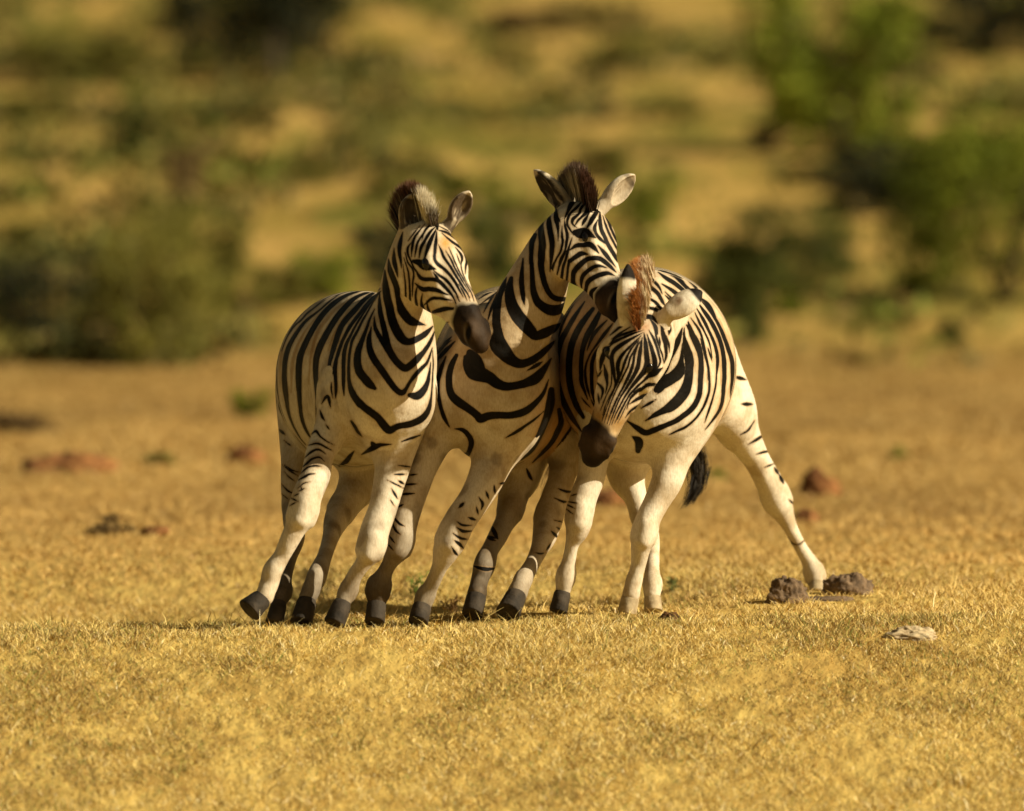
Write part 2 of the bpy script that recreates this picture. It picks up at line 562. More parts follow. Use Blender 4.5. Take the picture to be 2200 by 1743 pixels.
def stripes(z, x0, y0, sc, parts, text):
    for ln in text.strip().splitlines():
        p = np.array([[float(n) for n in t.split(',')] for t in ln.split()])
        if len(p):
            STR[z].append((parts, np.stack([x0 + p[:, 0] * sc, y0 + p[:, 1] * sc, p[:, 2] * sc], 1)))


stripes(1, 580, 600, .15808, 'b', '''
290,660,14 190,830,20 110,1030,26 85,1240,30 85,1450,28 105,1640,26 125,1708,22
930,215,10 800,310,16 700,400,16 600,480,22 530,530,30 450,610,36 350,750,45 260,910,55 210,1090,58 195,1300,58 205,1500,58 225,1708,45
810,240,8 700,310,12 600,390,14 500,470,16 430,550,16 330,640,14 230,790,12 160,960,10
1240,170,8 1130,190,20 1000,240,40 880,320,55 760,430,62 650,570,65 550,740,66 470,900,70 410,1060,75 390,1250,75 390,1450,62 400,1708,42
1440,120,10 1330,180,22 1200,230,36 1090,310,55 970,440,66 860,590,70 760,760,75 680,920,80 630,1080,72 620,1250,65 630,1450,50 640,1600,40 640,1708,30
1500,130,8 1400,190,30 1290,270,44 1180,390,60 1060,520,66 970,640,65 910,800,66 860,950,60 820,1100,44 800,1220,36 805,1340,28
1500,170,16 1400,260,44 1290,380,44 1180,520,40 1090,640,42 1020,770,36 970,880,40 930,1000,40 890,1130,36 860,1240,30 820,1340,24 790,1400,16
1480,200,10 1380,310,14 1300,420,18 1220,540,22 1160,640,24 1100,760,28 1040,880,40 1010,1000,48 1000,1150,46 1000,1300,44 1000,1450,36 1005,1560,18
920,1050,26 890,1200,42 890,1350,44 895,1480,36 890,1600,20
1450,250,10 1390,330,12 1330,440,16 1260,560,24 1190,700,28 1120,830,34 1090,960,30 1072,1100,30 1070,1300,36 1085,1450,50 1130,1580,66 1210,1708,80
1490,200,20 1490,400,46 1520,560,54 1560,740,60 1580,850,90
''')
stripes(1, 720, 640, .14052, 'bAB', '''
790,0,70 830,150,110 870,330,120 930,480,125 1010,610,125 1090,670,100 1180,660,90 1290,610,80 1390,540,70 1460,470,40
690,60,50 700,250,60 740,420,70 780,600,80 810,760,100 870,880,100 960,1000,95 1070,1075,100 1170,1020,95 1270,920,90 1360,820,60 1450,680,45 1510,540,30
600,320,26 610,450,46 660,560,56 720,660,70 790,790,90
550,470,24 520,620,60 530,780,85 590,930,95 680,1060,95 770,1190,90 870,1330,85 960,1430,80 1030,1450,80 1080,1400,50 1130,1310,40 1220,1190,55 1320,1080,50 1400,1000,36 1450,880,24 1480,780,16
590,200,24 530,330,26 470,500,40 400,680,66 350,830,90 340,980,105 370,1120,115 440,1220,115 530,1320,110 600,1380,60
1460,1000,16 1440,1150,30 1410,1300,60 1340,1430,95 1250,1500,110 1150,1490,80
1490,820,10 1500,1000,12 1490,1200,14 1480,1400,16 1460,1600,26 1440,1708,30
205,950,30 205,1150,34 225,1320,48 290,1480,70 380,1610,80 480,1708,90
''')
stripes(1, 720, 640, .14052, 'bh', '''
960,0,40 980,100,60 1000,190,90 1080,290,110 1170,360,120 1270,390,60 1350,410,30
''')
stripes(1, 720, 640, .14052, 'h', '''
1080,0,14 1140,100,26 1155,190,12
1240,60,24 1260,220,24 1300,290,22 1350,330,14
1330,60,20 1370,200,24 1430,290,20
1420,130,24 1460,240,24 1510,320,22 1540,380,12
1630,400,26 1708,380,22
1640,420,16 1640,480,14
1570,350,12 1600,440,14 1640,560,10
''')
stripes(1, 500, 340, .35129, 'bAB', '''
715,1370,22 740,1450,34 800,1520,40 880,1580,40 930,1640,45 960,1665,40 1010,1640,32 1090,1625,36 1160,1590,36 1200,1530,24 1215,1450,14
735,1620,14 770,1680,10
''')
stripes(1, 480, 860, .29274, 'bAB', '''
1030,390,14 1100,350,36 1150,330,24 1220,325,10
1110,340,30 1095,320,14
1320,300,10 1430,262,14
945,170,18 985,230,16 1010,260,8
870,470,22 900,450,30 930,410,22 950,385,12
''')
stripes(1, 560, 800, .14052, 'b', '''
235,0,30 240,200,26 255,400,20 290,560,14 360,730,8
365,0,60 370,150,60 390,330,55 415,560,40 460,720,26 520,860,18 600,1000,10 680,1100,8
590,0,80 585,150,75 590,330,62 605,520,50 625,680,46 670,830,38 720,930,28 770,1010,18
840,0,66 850,150,60 855,300,46 865,450,42 865,600,42 855,740,30
''')
stripes(1, 560, 800, .14052, 'bA', '''
1140,100,44 1150,250,40 1145,370,24
1260,0,44 1265,180,38 1275,320,20
1080,180,20 1080,260,22 1100,380,12
940,470,12 990,390,36 1030,370,36 1050,440,40 1065,520,20
920,620,36 940,680,36 960,710,30
1010,820,20 1040,860,12
800,930,24 840,900,30 880,940,26 920,990,18 1020,1060,12 1120,1110,6
760,1110,20 850,1090,26 920,1105,22 1000,1150,20 1080,1190,14
''')
stripes(1, 560, 800, .14052, 'A', '''
680,1300,16 760,1230,26 840,1185,26 910,1190,24 980,1240,14
650,1440,20 710,1390,26 780,1330,26 870,1300,22 920,1310,14 980,1370,8
620,1540,18 700,1470,22 760,1440,20 840,1430,22 920,1440,12
615,1630,20 680,1600,24 740,1560,22 820,1555,10
''')
stripes(1, 480, 860, .29274, 'A', '''
560,580,10 610,550,9 660,540,6
555,640,8 590,610,8 630,600,5
560,665,7 590,650,5
500,720,9 540,740,6
495,770,7 530,750,5
525,700,7 545,690,5
570,640,6 575,655,5
''')
stripes(1, 560, 800, .14052, 'bD', '''
310,900,36 345,930,30
380,1060,24 430,1100,16 460,1120,8
375,1420,10 450,1480,18 520,1510,14 600,1530,8
370,1530,12 430,1600,16 500,1650,14
''')
stripes(1, 480, 860, .29274, 'D', '''
440,480,6 490,520,8 540,550,6
430,620,8 480,670,9 540,690,6
430,690,6 480,730,6
''')
stripes(1, 480, 860, .29274, 'B', '''
1290,480,6 1370,490,10
1260,545,8 1330,545,12
1210,590,7 1270,620,9 1330,650,8
1300,600,16 1315,610,14
1240,660,9 1270,710,14
1230,740,8 1250,770,8
''')
stripes(1, 820, 440, .14052, 'h', '''
492,866,64 580,888,100 650,935,125 720,955,92 778,972,50
540,1030,40 580,1100,50 650,1140,60 760,1140,55 860,1160,60 940,1230,55 1020,1320,45 1090,1410,26 1130,1500,14
800,1010,20 880,1080,36 980,1150,42 1060,1240,40 1120,1330,30 1160,1390,12
800,1050,20 860,1130,40
840,440,30 830,560,46 815,700,46 810,830,46 860,910,50 950,980,46 1040,1070,42 1120,1180,42 1180,1290,32 1230,1380,14
880,640,10 910,700,30 940,780,40 990,860,40 1060,960,40 1130,1080,36 1200,1190,34 1270,1300,26 1330,1390,10
1000,740,18 1060,840,26 1110,950,26 1170,1060,24 1240,1180,20 1320,1310,12
1040,690,14 1080,780,14 1130,900,18 1190,1030,18 1270,1170,14 1350,1300,8
1150,680,16 1210,760,36 1230,830,36 1215,900,16 1220,980,14 1260,1100,12 1310,1200,8
950,460,14 1040,540,30 1140,610,36 1230,680,36 1280,780,26 1300,870,36 1285,950,26 1280,1020,12
1160,790,10 1190,880,14
870,390,20 980,420,36 1080,480,36 1180,560,34 1270,640,32 1350,730,26
880,330,14 980,380,16 1080,430,16 1150,480,12
840,260,20 930,290,20 1040,350,14 1080,380,8
840,250,40 850,340,60
820,400,40 760,520,56 710,650,60 665,790,60
810,350,20 740,420,40 660,550,44 600,660,44 580,770,40
790,280,36 700,350,30 640,440,24 620,520,20
760,300,10 680,380,14 560,560,30 530,660,34 510,770,24
640,320,26 560,420,22 500,510,36 470,620,40 455,770,26
570,340,20 490,440,18 430,520,14
440,600,16 400,660,30 400,750,30 440,850,24 500,980,20 540,1040,24
370,770,16 400,880,24 470,980,26 490,1080,26 475,1200,26 470,1370,14
350,850,14 400,1000,22 420,1130,26 430,1300,28 435,1450,28 445,1610,14
330,950,10 350,1100,14 365,1250,22 370,1450,24 390,1580,12
545,1230,60 620,1290,66 730,1290,70 850,1310,60 960,1360,30 1000,1370,14
550,1240,30 525,1330,30 520,1430,32 540,1560,36 570,1708,30
620,1380,20 605,1480,30 620,1590,34 670,1690,30
690,1500,44 760,1440,46 860,1430,40 960,1445,36 1060,1460,20
695,1510,36 710,1600,30 745,1708,26
800,1640,70 900,1610,66 1000,1590,60 1110,1590,56
''')
stripes(1, 820, 440, .14052, 'bh', '''
110,880,40 130,1000,70 180,1130,80 230,1270,80 250,1430,70 300,1580,100 400,1708,120
50,1050,50 60,1250,90 90,1450,110 130,1600,110 160,1708,110
190,720,40 190,850,60 220,980,50 240,1080,24
310,470,40 280,600,60 270,720,50 290,850,36 300,950,14
''')
stripes(1, 580, 600, .15808, 's', '''
1130,250,30 900,400,40 760,560,40 650,720,40 590,900,40 550,1100,30 530,1400,24
640,500,20 500,680,24 400,850,30 340,1000,36 300,1200,44 290,1500,40
250,740,20 160,980,24 135,1200,24 140,1500,20
1060,430,20 960,600,24 860,780,26 800,950,20
''')
stripes(1, 820, 440, .14052, 'h', '''
1190,1240,24 1250,1340,22 1290,1430,16
1240,1240,16 1310,1350,16 1340,1440,12
1300,1240,12 1370,1350,14 1400,1440,12
1130,1360,20 1170,1440,16 1200,1500,12
1330,1230,10 1410,1350,12 1440,1430,10
''')
# second zebra
stripes(2, 1140, 340, .14052, 'bh', '''
70,1180,60 20,1300,70 10,1450,60 0,1600,60
180,960,30 160,1100,80 180,1300,100 165,1500,100 160,1708,90
290,900,40 280,980,70 300,1130,80 330,1300,75 320,1470,60 310,1600,36 300,1708,24
390,790,40 390,900,70 410,1020,50 420,1130,24 420,1250,10
430,930,26 445,970,12
''')
stripes(2, 1140, 500, .14052, 'bh', '''
40,60,90 10,200,60 10,400,50 20,560,60 30,750,70 50,920,90 110,1060,110 220,1150,130 340,1190,150 470,1160,120 560,1090,80 620,1040,30
160,180,95 165,350,95 160,500,85 180,640,80 220,790,75 280,920,70 370,1000,70 500,1020,60 600,1010,40
''')
stripes(2, 1140, 340, .14052, 'bh', '''
480,1060,20 480,1180,30 490,1280,36 460,1420,26 400,1530,26 340,1650,26
520,960,20 530,1050,36 560,1170,44 550,1280,40 520,1430,26 450,1560,30 430,1700,22
''')
stripes(2, 1140, 500, .14052, 'h', '''
430,350,24 370,450,30 330,560,36 320,680,30 340,780,24 390,880,16
540,290,30 480,400,36 440,500,34 420,580,24 400,650,10
620,120,36 570,280,36 540,400,36 500,520,40 480,650,40 470,800,44 500,900,44 560,970,30 620,1020,20
590,440,70 570,540,34 560,650,34 550,760,24 560,820,10
600,440,80 690,370,70 780,320,70 850,330,30
740,1000,44 720,900,60 660,800,70 650,690,66 670,590,80 760,490,80 860,410,70 960,390,70 1060,400,70 1150,460,64 1230,530,50 1280,580,30
780,840,20 775,760,44 800,660,60 880,580,60 980,520,50 1060,510,40 1130,530,14
860,1080,44 840,960,44 850,850,50 880,750,70 980,680,70 1080,640,70 1180,620,56 1260,650,24
950,1150,44 930,1020,50 930,910,56 1000,860,50 1100,840,44 1190,800,60 1250,770,60
640,240,50 700,200,60 800,190,70 900,180,80 970,230,70 1020,290,30
''')
stripes(2, 1140, 340, .14052, 'h', '''
672,1130,70 750,1148,150 850,1142,130 945,1192,60
1060,850,40 1060,960,56 1080,1090,60 1130,1200,56 1190,1330,56 1260,1450,56 1330,1560,46 1370,1620,24
1010,980,36 980,1060,50 1000,1150,40 1060,1230,50 1130,1290,40
1060,1370,60 1130,1450,60 1200,1540,50 1280,1640,30
1110,900,20 1150,1030,30 1200,1150,32 1260,1270,32 1330,1400,28 1400,1520,24 1430,1570,10
1140,880,30 1200,990,44 1230,1080,36 1290,1210,32 1350,1330,28 1420,1450,22 1470,1520,10
1200,920,30 1260,1030,30 1310,1140,24 1370,1250,22 1420,1370,20 1450,1440,8
1220,930,16 1310,1030,20 1370,1120,20 1410,1220,16 1420,1300,12
1280,960,12 1370,1040,16 1430,1120,14
720,600,60 640,680,70 580,790,50 540,880,50
850,620,90 900,650,100 1000,660,110 1050,690,60
760,690,30 700,760,40 620,830,36 570,920,40 560,1010,30 600,1090,26 640,1150,16
840,680,40 770,770,40 740,850,36 650,930,50 640,1000,30 670,1030,40
870,760,80 850,830,60 780,900,36 720,960,30 690,1010,40
920,790,20 870,880,30 820,960,50 800,1000,30
1030,800,70 960,900,70 910,990,60 870,1050,30
''')
stripes(2, 920, 600, .18735, 'bAB', '''
890,0,20 860,80,50 820,190,56 790,330,80 780,480,86 800,620,100 800,740,180 880,850,160 960,930,120 1060,970,90 1170,940,80 1280,870,70 1380,780,50 1440,720,20
950,0,60 930,130,90 950,270,120 1010,400,140 1090,500,140 1180,600,120 1230,650,90 1330,620,100 1430,570,80 1490,530,40
1085,-200,40 1070,0,50 1080,130,50 1090,220,40 1100,280,14
430,900,60 470,980,130 520,1060,165 600,1090,160 700,1130,125 780,1190,110 880,1230,90 1000,1220,80 1120,1190,90 1230,1140,110 1320,1040,70 1390,940,40
480,850,100 520,920,150 570,1000,140 610,1060,120
320,880,50 270,980,60 240,1100,66 240,1230,70 270,1330,80 350,1410,90 470,1490,80 560,1560,80 600,1600,90 690,1570,80 800,1560,70 950,1560,70 1100,1520,76 1220,1430,56 1320,1310,36 1370,1180,24
190,920,40 140,1050,44 110,1200,40 120,1350,40 150,1490,40 190,1600,40 240,1690,16
90,700,30 130,640,20
130,830,24 200,730,30 250,680,20
70,880,20 150,790,24 240,720,24
110,920,30 190,830,40 280,740,40
1150,1040,20 1240,990,36 1290,960,20
''')
stripes(2, 960, 620, .10536, 'b', '''
640,130,10 760,70,14 900,20,10
660,210,16 800,120,22 960,60,14
700,310,18 850,200,26 1000,90,30
760,470,24 830,330,30 930,170,30 980,100,20
850,600,40 900,430,44 960,280,40 1010,130,24
''')
stripes(2, 900, 840, .21077, 'bAB', '''
900,470,20 990,420,26 1080,360,20 1180,290,16 1260,220,14
390,390,20 450,400,36 510,460,44 535,530,50 515,610,40 490,650,40 450,650,40
''')
stripes(2, 900, 840, .21077, 'b', '''
1060,690,20 1140,610,44 1210,490,56 1260,380,60 1310,250,70 1340,120,80 1350,0,80
1170,720,16 1260,630,30 1350,530,40 1410,420,50 1450,320,50 1430,200,50
1350,660,16 1420,580,30 1500,470,40 1540,390,30
''')
stripes(2, 900, 840, .21077, 'B', '''
840,945,20 880,940,20
770,990,20 775,1030,16
690,1040,16 705,1080,20
620,1100,16 650,1150,24 640,1190,16
430,1170,30 450,1150,16
590,1200,14 600,1240,18
530,1300,24 560,1310,20
400,1340,12 450,1370,20 520,1370,16
400,1400,14 450,1430,26 510,1430,24
360,1460,14 420,1500,24 480,1510,20
370,1530,14 410,1560,30 440,1590,20
340,1600,14 370,1650,24 390,1670,14
''')
stripes(2, 900, 840, .21077, 'D', '''
1430,1000,12 1500,1025,22 1570,1030,20
1400,1100,14 1470,1130,20 1500,1130,14
1390,1320,10 1480,1340,12
1420,1400,16 1450,1420,14
1370,1450,24 1400,1480,24
1330,1580,20 1310,1610,14
1190,1650,10 1240,1660,14 1280,1650,10
''')
stripes(2, 900, 840, .21077, 'C', '''
1100,800,20 1130,870,30 1150,900,14
750,1400,40 790,1480,30
710,1500,24 760,1520,20
''')
stripes(2, 860, 860, .29274, 'C', '''
550,1220,20 620,1240,26 690,1235,20
650,1000,14 690,1010,14
''')
stripes(2, 480, 860, .29274, 'A', '''
1370,550,10 1410,545,8
1340,620,12 1410,615,10
1320,690,16 1390,685,12
1290,780,14 1310,770,12
1250,860,16 1290,905,16 1320,920,8
1240,900,16 1260,950,16 1290,980,8
1220,1000,12 1250,1040,10
1210,1060,12 1240,1095,8
''')
# third zebra
stripes(3, 1230, 700, .14052, 'h', '''
1050,80,30 900,130,36 760,190,40 620,260,40 580,310,30
850,40,30 720,120,26 620,190,24
1050,120,30 900,200,40 750,290,60 640,380,60 600,480,56 610,600,66 630,720,56 650,830,36 650,900,20 620,1000,14 560,1100,12
1040,160,20 930,270,30 800,400,40 720,510,56 690,620,66 700,740,50 680,850,30 630,970,16 560,1100,14 500,1220,12
1010,220,16 910,340,24 850,440,30 800,560,40 760,680,34 720,800,26 660,930,18 600,1060,14 540,1200,14 500,1330,12
1000,260,16 930,400,20 880,500,30 850,620,24 790,740,26 730,860,22 660,1000,16 600,1140,14 550,1280,12
1040,240,24 1000,300,20 950,430,36 930,560,40 890,700,50 830,830,44 770,950,32 700,1080,24 640,1220,18 590,1350,14
1060,220,36 1040,360,56 1020,480,60 1000,620,66 950,740,60 880,860,50 800,990,36 720,1120,24 660,1260,18 610,1400,14
1100,160,50 1120,300,66 1130,430,76 1140,580,90 1100,690,84 1020,790,66 930,900,50 850,1010,36 780,1120,26 720,1240,20 660,1360,16
1150,160,30 1190,290,50 1240,450,66 1260,580,80 1240,680,66 1170,760,60 1080,850,30 970,950,36 880,1050,30 820,1150,22 760,1270,18 700,1400,14
1180,90,24 1240,200,40 1290,330,40 1320,440,36 1340,560,30 1300,640,40
1150,780,60 1240,740,80 1310,690,60 1340,670,36
1250,40,60 1290,200,30 1330,330,20 1370,440,24 1390,540,20
1330,210,30 1340,290,20
1360,20,60 1390,150,70 1420,280,60 1430,380,50 1430,470,36 1410,540,14
1440,180,30 1470,280,30 1480,380,24
1490,50,50 1480,100,30
1060,960,40 1140,910,56 1210,900,50 1260,910,40 1250,980,36
980,1000,60 1080,960,40
1000,1010,50 930,1060,40 870,1140,26 840,1240,18
900,1180,30 980,1130,44 1080,1080,56 1150,1050,40
820,1390,20 880,1310,30 970,1250,40 1060,1210,50 1160,1160,50
790,1520,16 840,1450,24 910,1400,24 960,1350,14
540,330,30 490,380,70 540,470,50
500,380,90 450,520,70 430,640,50
490,640,50 510,730,60 520,800,50 530,900,30 510,1000,14
400,900,50 450,950,44 460,1030,30 440,1100,12
395,1080,30 405,1160,30
400,760,30 440,700,20
570,480,20 590,640,16 600,780,14 590,900,14 540,1020,12 480,1140,10
470,1330,12 520,1180,10
440,1260,10 500,1120,10
''')  # some strokes paint shade: the lower jaw edge, the cheek left of the eye
stripes(3, 1230, 700, .14052, 'h', '''
540,1200,12 490,1330,13 450,1460,12
600,1150,13 540,1310,14 490,1480,12
660,1130,13 590,1310,14 530,1500,12
700,1160,13 630,1330,14 570,1500,12
740,1180,13 670,1330,14 610,1480,12
790,1180,13 720,1320,14 660,1460,12
830,1200,13 770,1330,14 710,1450,12
''')
stripes(3, 1270, 540, .14052, 'bh', '''
600,1060,40 720,1030,60 850,1000,66 940,1020,60 990,1080,40
1010,920,40 1060,1000,60 1110,1070,70 1100,1160,60 1090,1200,56
930,1080,50 980,1150,60 1000,1250,60
560,1070,30 440,1160,36 320,1260,30
700,1200,40 520,1260,36 380,1320,30 300,1400,30
860,360,24 950,450,36 1040,550,30 1080,640,14
840,480,50 950,580,50 1030,660,50 1090,770,40 1110,800,30
880,720,30 980,780,40 1060,870,36 1150,980,16
800,870,30 900,870,40 1000,900,50 1060,960,50 1130,1080,50
820,180,20 860,240,24 880,250,10
''')
stripes(3, 1340, 540, .17564, 'b', '''
360,130,24 450,140,56 520,180,70 600,250,50 680,330,36 760,430,30 860,500,24
700,210,50 750,270,50 800,350,30 870,430,30 900,480,16
350,170,20 450,220,36 560,260,40 650,320,40 720,400,30 800,480,24 850,510,12
440,270,20 520,330,40 620,390,44 720,470,40 800,530,30
500,420,30 580,470,36 670,540,40 720,590,30
520,510,16 580,570,16 660,640,12
530,560,24 610,640,20
740,960,24 740,1080,30 760,1200,60 790,1320,84 800,1450,86 790,1580,90 750,1708,100
800,900,40 830,1000,60 880,1120,60 930,1250,56 950,1400,54 940,1550,56 930,1708,56
830,830,16 880,900,20 930,980,24 970,1100,20 1000,1250,20 1030,1400,18 1030,1560,12
880,770,20 930,880,26 990,990,16 1050,1130,14 1080,1300,10
910,730,24 970,830,34 1030,950,30 1090,1080,30 1130,1200,34 1150,1350,30 1140,1500,14
930,660,30 1000,760,40 1080,880,44 1140,1000,44 1190,1130,46 1220,1280,46 1230,1450,44 1230,1600,40 1215,1708,40
960,620,16 1030,700,24 1110,810,30 1180,940,36 1230,1060,40 1280,1200,44 1320,1330,40 1330,1480,40 1325,1620,30 1310,1708,20
960,590,30 1020,640,40 1080,720,30 1120,790,16
''')
stripes(3, 1320, 700, .17564, 'bAB', '''
850,120,30 880,260,70 920,400,90 915,540,90 900,680,100 860,800,120 780,910,120 690,990,110 600,1040,70 500,1090,50 400,1150,24
900,20,40 980,150,60 1040,290,56 1060,430,54 1055,580,52 1050,730,54 1030,870,56 960,1000,60 860,1090,56 740,1170,54 600,1230,54 480,1280,60 380,1310,60 290,1260,56 190,1190,44
1060,180,20 1100,330,22 1140,470,24 1160,620,22 1160,780,22 1130,900,24 1070,1030,20 980,1150,18 870,1240,22 760,1290,20 680,1330,10
1150,290,16 1190,420,14
1230,230,34 1260,380,30 1250,560,14 1240,720,14 1200,900,16 1150,1050,20 1110,1170,12
1310,200,44 1340,400,44 1345,580,44 1335,760,40 1320,920,36 1280,1040,30 1200,1160,20 1120,1260,14
1390,250,40 1440,420,40 1450,600,38 1430,760,24 1420,850,12
820,60,30 780,180,60 720,290,80 660,400,80 600,530,100 560,620,60
830,240,16 820,420,50 790,560,130 700,640,130 600,700,130 520,780,90
600,770,30 540,820,20
360,990,30 480,920,30
250,1380,40 300,1420,90 290,1520,80
''')  # the closing strokes paint the jaw's shadow and shade at the chest bottom
stripes(3, 1170, 620, .18735, 'bA', '''
440,180,30 340,330,44 260,470,50 190,600,60 150,740,60 135,900,56 140,1040,60 175,1200,66 240,1350,60 320,1490,50 410,1620,30
340,150,12 280,260,20 210,390,30 170,500,30 110,640,50 80,760,60 60,900,60 90,1200,30 150,1400,24 250,1560,20 360,1670,16
550,240,50 450,370,60 370,500,66 310,650,66 285,800,66 280,950,66 290,1080,66 320,1220,60 370,1350,56 440,1470,50
630,280,60 560,420,66 490,540,60 440,680,50 420,830,44 420,970,44 425,1080,40 460,1180,24 490,1260,12
690,390,30 600,480,34 540,570,30 490,700,14
760,430,30 690,520,34 600,640,20 520,760,12 470,900,20 470,1030,24 490,1140,24 520,1240,16
650,640,20 590,730,30 550,830,36 540,950,36 540,1080,34 550,1200,30 580,1320,24
690,690,40 650,800,40 620,920,40 615,1000,24
430,1260,12 470,1310,14 520,1360,12
540,1290,14 580,1370,12
''')  # the outermost stroke paints the shaded zone along the barrel's edge
stripes(3, 1300, 860, .29274, 'D', '''
1030,25,14 1060,30,16
1090,160,10 1050,220,12 1000,250,8
1155,260,22 1120,285,18 1060,320,10
1205,375,20 1170,380,14 1120,395,8
1230,470,10 1180,490,10
1255,515,20 1265,530,16
1290,570,24 1300,590,20
1360,740,12 1375,755,10
1350,1020,16 1365,1045,8 1400,1060,6 1430,1055,8 1460,1030,9
''')
stripes(3, 1320, 700, .17564, 'D', '''
1490,630,20 1570,650,40
1590,960,30 1650,960,40
''')
stripes(3, 860, 860, .29274, 'A', '''
1230,770,10 1270,790,10
1235,745,8 1290,755,6
1220,800,8 1260,830,8
1260,700,8 1290,690,6
''')
stripes(3, 1340, 540, .17564, 's', '''
1050,860,20 1140,1080,30 1180,1300,36 1190,1600,30
1180,850,20 1250,1040,24 1300,1250,26 1350,1450,20
''')


def stripe_field(z, u, v, member, soft=False):
    """signed distance (photo pixels) from the nearest stripe edge; member(parts) -> mask of the points a stripe may mark"""
    out = np.full(len(u), 12.0, np.float32)
    for parts, p in STR[z]:
        if ('s' in parts) != soft:
            continue
        m = np.nonzero(member(parts))[0]
        if not len(m):
            continue
        p = p.copy()
        p[:, 2] = p[:, 2] * .98 + .45 if parts == 'h' else p[:, 2] * 1.06 + .3
        wmax = p[:, 2].max()
        for e0, e1 in ((0, 1), (-1, -2)):                      # stripes run out in a point
            dv = p[e0, :2] - p[e1, :2]
            ext = max(min(1.1 * p[e0, 2], 7.0), 5.5 if parts == 'h' and p[e0, 2] < 3.2 else 0) if p[e0, 2] < 9 else 1.5
            if parts == 'h' and p[e0, 2] < 3.2:
                p[e0, 2] *= 1.6
            p[e0, :2] += dv / (np.linalg.norm(dv) + 1e-6) * ext
            p[e0, 2] *= .25 if p[e0, 2] < 9 else .7
        if len(p) == 2:
            p = np.array([p[0], [*(p[:, :2].mean(0)), wmax], p[1]])
        q = catmull(p, 5)
        q[:, 2] = np.maximum(q[:, 2], .4)
        pad = q[:, 2].max() / 2 + 12
        uu, vv = u[m], v[m]
        k = (uu > q[:, 0].min() - pad) & (uu < q[:, 0].max() + pad) & (vv > q[:, 1].min() - pad) & (vv < q[:, 1].max() + pad)
        m, uu, vv = m[k], uu[k], vv[k]
        if not len(m):
            continue
        best = np.full(len(m), 12.0)
        for a, b in zip(q[:-1], q[1:]):
            dx, dy = b[0] - a[0], b[1] - a[1]
            t = np.clip(((uu - a[0]) * dx + (vv - a[1]) * dy) / (dx * dx + dy * dy + 1e-9), 0, 1)
            d = np.hypot(uu - a[0] - t * dx, vv - a[1] - t * dy) - (a[2] + t * (b[2] - a[2])) / 2
            best = np.minimum(best, d)
        out[m] = np.minimum(out[m], best)
    return out

